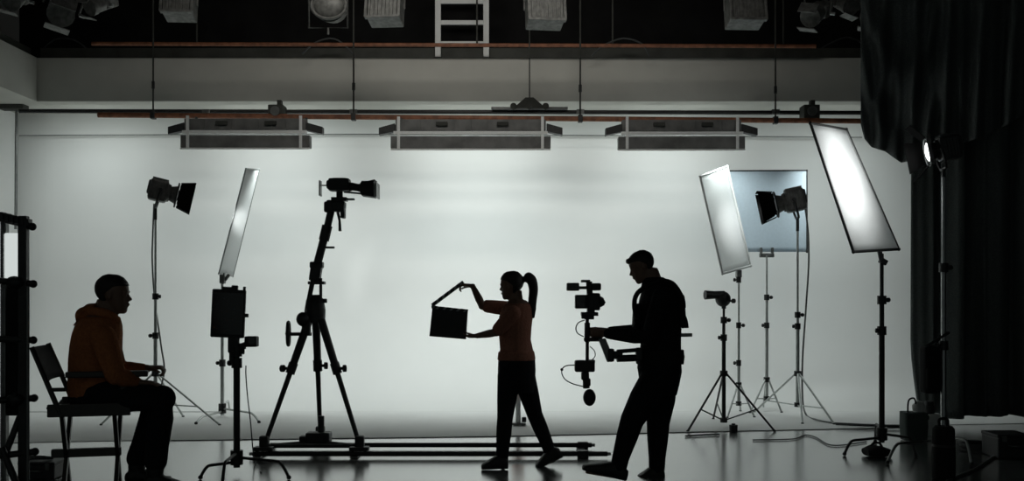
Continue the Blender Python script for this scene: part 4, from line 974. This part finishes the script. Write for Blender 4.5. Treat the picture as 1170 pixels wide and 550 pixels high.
# ---- woman with the clapperboard, facing left
DWM = 8.5
def Fp(px, py, dy=0.0): return W(px, py, DWM+dy)
def woman():
    f = V((-0.90, 0.44, 0)).normalized(); s = V((0.44, 0.90, 0)).normalized(); u = V((0, 0, 1))
    o = person(V((Fp(595, 0).x, DWM, 0)), 'person with a ponytail in a brick red shirt walking left with a clapperboard', DWM)
    def ring(px0, px1, py, hw):
        # silhouette px0..px1 comes from an ellipse turned by f; solve its depth half-axis
        a, b = Fp(px0, py), Fp(px1, py); c = (a+b)/2; half = (b-a).length/2
        hw = min(hw, half/abs(s.x)*0.93)
        hd = math.sqrt(max(half**2-(hw*s.x)**2, 0.0004))/abs(f.x)
        return (c, f*hd, s*hw)
    torso = [ring(570, 611, 428, .165), ring(570.5, 611, 414, .165), ring(572, 608.5, 400, .15), ring(571, 606, 388, .142), ring(570, 607, 374, .15), ring(571, 608.5, 362, .16), ring(574, 609, 353, .155), ring(578, 606, 347, .11), ring(581, 601, 343, .07)]
    neck = [ring(582, 600, 349, .06), ring(581, 597, 341, .05), ring(580, 596, 332, .05)]
    hf = V((-0.93, 0.32, -0.12)); hu = V((-0.12, 0, 1)); H = .222
    chin = Fp(586.5, 341.5)
    # near arm (lower, holds the board), far arm (raised, holds the clap stick)
    shn, eln, wrn = Fp(586, 358, -.15), Fp(567, 380, -.16), Fp(545, 384, -.06)
    shf, elf, wrf = Fp(582, 353, .14), Fp(551, 349.5, .10), Fp(540, 327, .02)
    hl, kl, al = Fp(582, 428, -.07), Fp(577, 478, -.09), Fp(573.5, 524, -.08)     # front leg
    hr_, kr, ar = Fp(598, 428, .07), Fp(611, 474, .08), Fp(629, 517, .10)          # trailing leg
    b = MB()
    b.loft([(c, a*.93, d*.93) for c, a, d in torso]); b.loft(neck)
    P = head(b, chin, hf, hu, H)
    for sh, el, wr in ((shn, eln, wrn), (shf, elf, wrf)):
        limb(b, [sh, sh.lerp(el, .5), el, el.lerp(wr, .35), wr], [.047, .042, .036, .034, .022])
    hand(b, wrn, V((-1, 0.30, -0.05)), V((0.05, 0.25, 0.95)), 38, -1, .92)
    hand(b, wrf, V((-1, -.05, .12)), V((-.1, -.15, -1)), 52, -1, .92)
    for hp, k_, a_ in ((hl, kl, al), (hr_, kr, ar)):
        limb(b, [hp, hp.lerp(k_, .5), k_, k_.lerp(a_, .3), a_], [.085, .072, .052, .05, .034])
    foot_shape(b, Fp(579, 535, -.08), Fp(552, 536, -.10), u, 0, .036, .05)
    foot_shape(b, Fp(639, 522, .10), Fp(615, 534.5, .09), V((.4, 0, 1)), 0, .036, .05)
    b.build('body', 'skin', o, remesh=.0065, smooth_iter=2)
    h = MB(); f_ = hf.normalized(); hu_ = (hu-f_*hu.dot(f_)).normalized(); sv = f_.cross(hu_)
    hair_cap(h, P, f_, sv, H, .05, low=.42)
    # ponytail: tied high at the back, falls behind the shoulders
    h.tube(smoothpath([Fp(602, 317), Fp(607, 320), Fp(609.5, 330), Fp(608.5, 343), Fp(608, 354), Fp(609, 364)]), [.045, .044, .040, .036, .034, .012], 12)
    h.ball(Fp(604, 317), .042, nu=12, nv=8)
    h.build('hair', 'hair', o, remesh=.007, smooth_iter=2)
    t = MB(); t.loft(torso[1:8]); t.loft([ring(569, 611.5, 411, .168), ring(570, 610, 402, .16)])
    for sh, el, k_ in ((shn, eln, 0.85), (shf, elf, 0.8)):
        limb(t, [sh, sh.lerp(el, .5), sh.lerp(el, k_)], [.064, .060, .056])
    t.build('shirt', 'shirt', o, remesh=.008, smooth_iter=2)
    t = MB(); t.loft([ring(570, 611, 410, .166), ring(569.5, 611.5, 424, .17), ring(570, 611, 438, .165), ring(573, 609, 449, .12)])
    for hp, k_, a_ in ((hl, kl, al), (hr_, kr, ar)):
        limb(t, [hp, hp.lerp(k_, .5), k_, k_.lerp(a_, .35), k_.lerp(a_, .8), a_+V((0, 0, -.02))], [.098, .084, .066, .064, .054, .052])
    t.build('trousers', 'denim', o, remesh=.008, smooth_iter=2)
    for h_, t_, up, a_ in ((Fp(580, 536, -.08), Fp(549.5, 537, -.10), u, al), (Fp(643, 523, .10), Fp(613, 537, .09), V((.4, 0, 1)), ar)):
        q = MB(); foot_shape(q, h_, t_, up, .012, .048, .095); limb(q, [a_+V((0, 0, -.0)), a_+V((0.008, 0, -.05))], [.046, .045]); q.build('shoe', 'shoe', o, remesh=.0075, smooth_iter=1)
woman()
o = thing('clapperboard', Fp(511, 387, -.02), 'black clapperboard with its stick raised, held by the walking person', 'clapperboard')
cs4 = [Fp(494, 351.5, .03), Fp(534, 356.5, -.06), Fp(532, 388, -.06), Fp(490.5, 384.5, .03)]
n = (cs4[1]-cs4[0]).cross(cs4[3]-cs4[0]).normalized()
MB().prism(cs4, n*.014).build('board', 'slate', o)
def clap(a, b, wdt, name):
    a, b = V(a), V(b); d = (b-a).normalized(); p = d.cross(n).normalized()*wdt
    st = MB().prism([a-p, b-p, b+p, a+p], n*.018).build(name, 'slate', o)
    L = (b-a).length
    for i in range(5):
        q = a+d*(L*(.12+.19*i)); MB().prism([q-p*.98-n*.0015, q+d*.022-p*.98-n*.0015, q+d*.042+p*.98-n*.0015, q+d*.020+p*.98-n*.0015], n*.0014).build('stripe', 'chalk', st)
clap(Fp(493, 351, .03), Fp(534, 355.5, -.06), .012, 'lower_stick')
clap(Fp(493.5, 349, .03), Fp(529, 322.5, -.01), .014, 'clap_stick')
MB().cyl(Fp(495, 350.5, .03)-n*.006, Fp(495, 350.5, .03)+n*.022, .016, n=12).build('hinge', 'greymetal', o)

# ---- tall director's chair
DC = 6.3
uu = V((.968, .25, 0)).normalized(); vv = V((-.25, .968, 0)).normalized()
C0 = V(((103-585)/F*DC, DC, 0))
def Cp(px, py): 
    """height and forward offset read at the chair's middle plane"""
    p = W(px, py, DC); return (p.x-C0.x)/uu.x, p.z
def Ch(a, v, z): return C0+uu*a+vv*v+V((0, 0, z))
o = thing('director_chair', C0, 'tall black folding director chair under the seated person', 'chair')
seat_z = W(0, 464, DC).z; A0 = (-0.24, 0.24)
Ru = Matrix((uu, vv, V((0, 0, 1)))).transposed()
k = MB()
def seatf(u_, v_): return Ch(-.205+.45*u_, -.25+.5*v_, seat_z+.022-.02*math.sin(PI*v_))
k.sheet(seatf, 8, 12, (0, 0, -.012)); k.build('seat', 'canvas', o)
for v in (-.25, .25):
    MB().box(Ch(.03, v, seat_z), (.46, .032, .075), Ru, .006).build('side_rail', 'darkwood', o)
    # arm rest and its posts
    MB().box(Ch(.13, v, W(0, 425, DC).z), (.46, .05, .036), Ru, .008).build('armrest', 'darkwood', o)
    MB().box(Ch(.22, v, (W(0, 427, DC).z+seat_z)/2), (.03, .025, W(0, 427, DC).z-seat_z), Ru).build('arm_post', 'darkwood', o)
# back posts lean backwards
bt = (Cp(52, 394)[0], W(0, 394, DC).z); bb = (Cp(80, 457)[0], seat_z)
for v in (-.255, .255):
    k = MB(); k.cyl(Ch(bb[0], v, bb[1]-.02), Ch(bt[0], v, bt[1]), .016, n=8); k.build('back_post', 'darkwood', o)
    k = MB(); a_ = .70; k.cyl(Ch(bb[0]+(bt[0]-bb[0])*.33, v, bb[1]+(bt[1]-bb[1])*.33), Ch(-.10, v, bb[1]+(bt[1]-bb[1])*.33), .012, n=8); k.build('arm_brace', 'darkwood', o)
k = MB()
def backf(u_, v_):
    t = .45+.53*u_; bow = -.03*math.sin(PI*v_)
    return Ch(bb[0]+(bt[0]-bb[0])*t+bow, -.275+.55*v_, bb[1]+(bt[1]-bb[1])*t)
k.sheet(backf, 6, 12, uu*.012); k.build('back_rest', 'canvas', o)
for a in (-.135, .16):
    for sg in (-1, 1):
        k = MB(); p = Ch(a, -.17*sg, seat_z-.02); q = Ch(a, .24*sg, .02); d = (q-p).normalized()
        R = frame3(d, uu); MB(at((p+q)/2, R)).box((0, 0, 0), (.042, (q-p).length, .024), None, .004).build('leg', 'darkwood', o)
for v in (-.235, .235):
    MB().box(Ch(.01, v, .018), (.46, .035, .036), Ru, .006).build('foot_rail', 'darkwood', o)
MB().box(Ch(-.02, 0.0, W(0, 517, DC).z), (.40, .045, .052), Ru, .006).build('stretcher', 'darkwood', o)
fz = .262
MB().box(Ch(.36, 0, fz-.014), (.20, .46, .024), Ru, .006).build('footrest', 'darkwood', o)
for v in (-.2, .2):
    MB().cyl(Ch(.16, v*.75, .20), Ch(.32, v, fz-.03), .014, n=8).build('footrest_arm', 'darkwood', o)
# ---- seated person, facing right
def Qp(px, py, dv=0.0): return W(px, py, DC+dv)
def sitter():
    f, s, u = uu, vv, V((0, 0, 1))
    o = person(V((C0.x, C0.y, seat_z)), 'person in an orange hooded top sitting in a tall folding chair', DC)
    def ring(px0, px1, py, hw, t=0.0, dv=0.0):
        a, b = Qp(px0, py, dv), Qp(px1, py, dv); c = (a+b)/2; hd = (b-a).length/2
        return (c, f*hd+V((0, 0, t*hd)), s*hw)
    torso = [ring(81, 143, 459, .18), ring(79.5, 144, 445, .185), ring(80, 141, 428, .18), ring(80.5, 138, 410, .185), ring(82, 138, 395, .195), ring(84.5, 138.5, 382, .205), ring(88, 138, 372, .20), ring(94, 136, 363, .16), ring(102, 133, 356, .09)]
    neck = [ring(104, 134, 364, .07), ring(108, 134, 352, .062), ring(112, 136, 342, .06)]
    hf = V((.98, .19, -.10)); hu = V((.10, 0, 1)); H = .232
    chin = Qp(126.5, 357.5)
    shn, eln, wrn = Qp(118, 386, -.20), Qp(132, 429, -.25), Qp(158, 437, -.15)
    shf, elf, wrf = Qp(120, 386, .20), Qp(136, 424, .24), Qp(168, 421.5, .27)
    hn, kn, an = Qp(110, 451, -.10), Qp(185, 456, -.15), Qp(178, 528, -.12)
    hf_, kf, af = Qp(112, 451, .10), Qp(182, 456, .13), Qp(157, 524, .10)
    b = MB(); b.loft([(c, a*.90, d*.90) for c, a, d in torso[1:]]); b.loft(neck)
    P = head(b, chin, hf, hu, H)
    for sh, el, wr in ((shn, eln, wrn), (shf, elf, wrf)):
        limb(b, [sh, sh.lerp(el, .5), el, el.lerp(wr, .35), wr], [.055, .05, .043, .041, .027])
    hand(b, wrn, V((1, .05, -.06)), V((-.05, 0, -1)), 18, 1, .95)
    hand(b, wrf, V((1, .05, .10)), V((.1, 0, -1)), 62, -1, 1.0)
    for hp, k_, a_ in ((hn, kn, an), (hf_, kf, af)):
        limb(b, [hp, hp.lerp(k_, .5), k_, k_.lerp(a_, .3), a_], [.072, .074, .060, .060, .040])
    z_ = lambda p: V((p.x, p.y, fz+.012))
    foot_shape(b, z_(Qp(168, 548, -.12)), z_(Qp(196, 548, -.12))+f*.06, u, 0, .04, .05)
    foot_shape(b, z_(Qp(147, 546, .10)), z_(Qp(180, 546, .10))+f*.03, u, 0, .04, .05)
    b.build('body', 'skin', o, remesh=.0065, smooth_iter=2)
    h = MB(); f_ = hf.normalized(); hu_ = (hu-f_*hu.dot(f_)).normalized(); hair_cap(h, P, f_, f_.cross(hu_), H, .035); h.build('hair', 'hair', o, remesh=.0065, smooth_iter=2)
    t = MB(); t.loft(torso[:8]+[ring(104, 132, 360, .085)])
    for sh, el, wr in ((shn, eln, wrn), (shf, elf, wrf)):
        limb(t, [sh, sh.lerp(el, .5), el, el.lerp(wr, .35), el.lerp(wr, .82)], [.078, .070, .060, .056, .038])
    jk = t.build('hooded_top', 'hoodie', o, remesh=.0085, smooth_iter=2)
    # hood folded down behind the neck
    t = MB()
    t.loft([(Qp(109, 351), f*.02+u*.02, s*.10), (Qp(103, 352), f*.03+u*.03, s*.13), (Qp(96, 357), f*.035+u*.05, s*.15), (Qp(90, 364), f*.03+u*.045, s*.13), (Qp(87, 370), f*.012+u*.02, s*.07)], 18)
    t.ball(Qp(96.5, 361), (.052, .13, .055), Ru); t.ball(Qp(104, 356), (.05, .12, .05), Ru)
    for sy in (-1, 1): t.tube(smoothpath([Qp(100, 356, sy*.09), Qp(114, 357, sy*.105), Qp(126, 361, sy*.085), Qp(134, 368, sy*.03)]), .030, 10)
    t.build('hood', 'hoodie', jk, remesh=.008, smooth_iter=2)
    t = MB(); t.loft([ring(80, 140, 450, .185), ring(80, 142, 457, .185), ring(83, 140, 461.5, .17)])
    for hp, k_, a_ in ((hn, kn, an), (hf_, kf, af)):
        limb(t, [hp, hp.lerp(k_, .5), k_, k_.lerp(a_, .3), k_.lerp(a_, .75), a_], [.098, .094, .084, .080, .068, .068])
    t.build('trousers', 'denim', o, remesh=.0085, smooth_iter=2)
    for h_, t_, a_ in ((z_(Qp(166, 548, -.12)), z_(Qp(197, 548, -.12))+f*.07, an), (z_(Qp(145, 546, .10)), z_(Qp(181, 546, .10))+f*.04, af)):
        q = MB(); foot_shape(q, h_-V((0, 0, .012)), t_-V((0, 0, .012)), u, .012, .046, .062); limb(q, [a_, a_+V((-.005, 0, -.06))], [.055, .052]); q.build('shoe', 'shoe', o, remesh=.008, smooth_iter=1)
sitter()
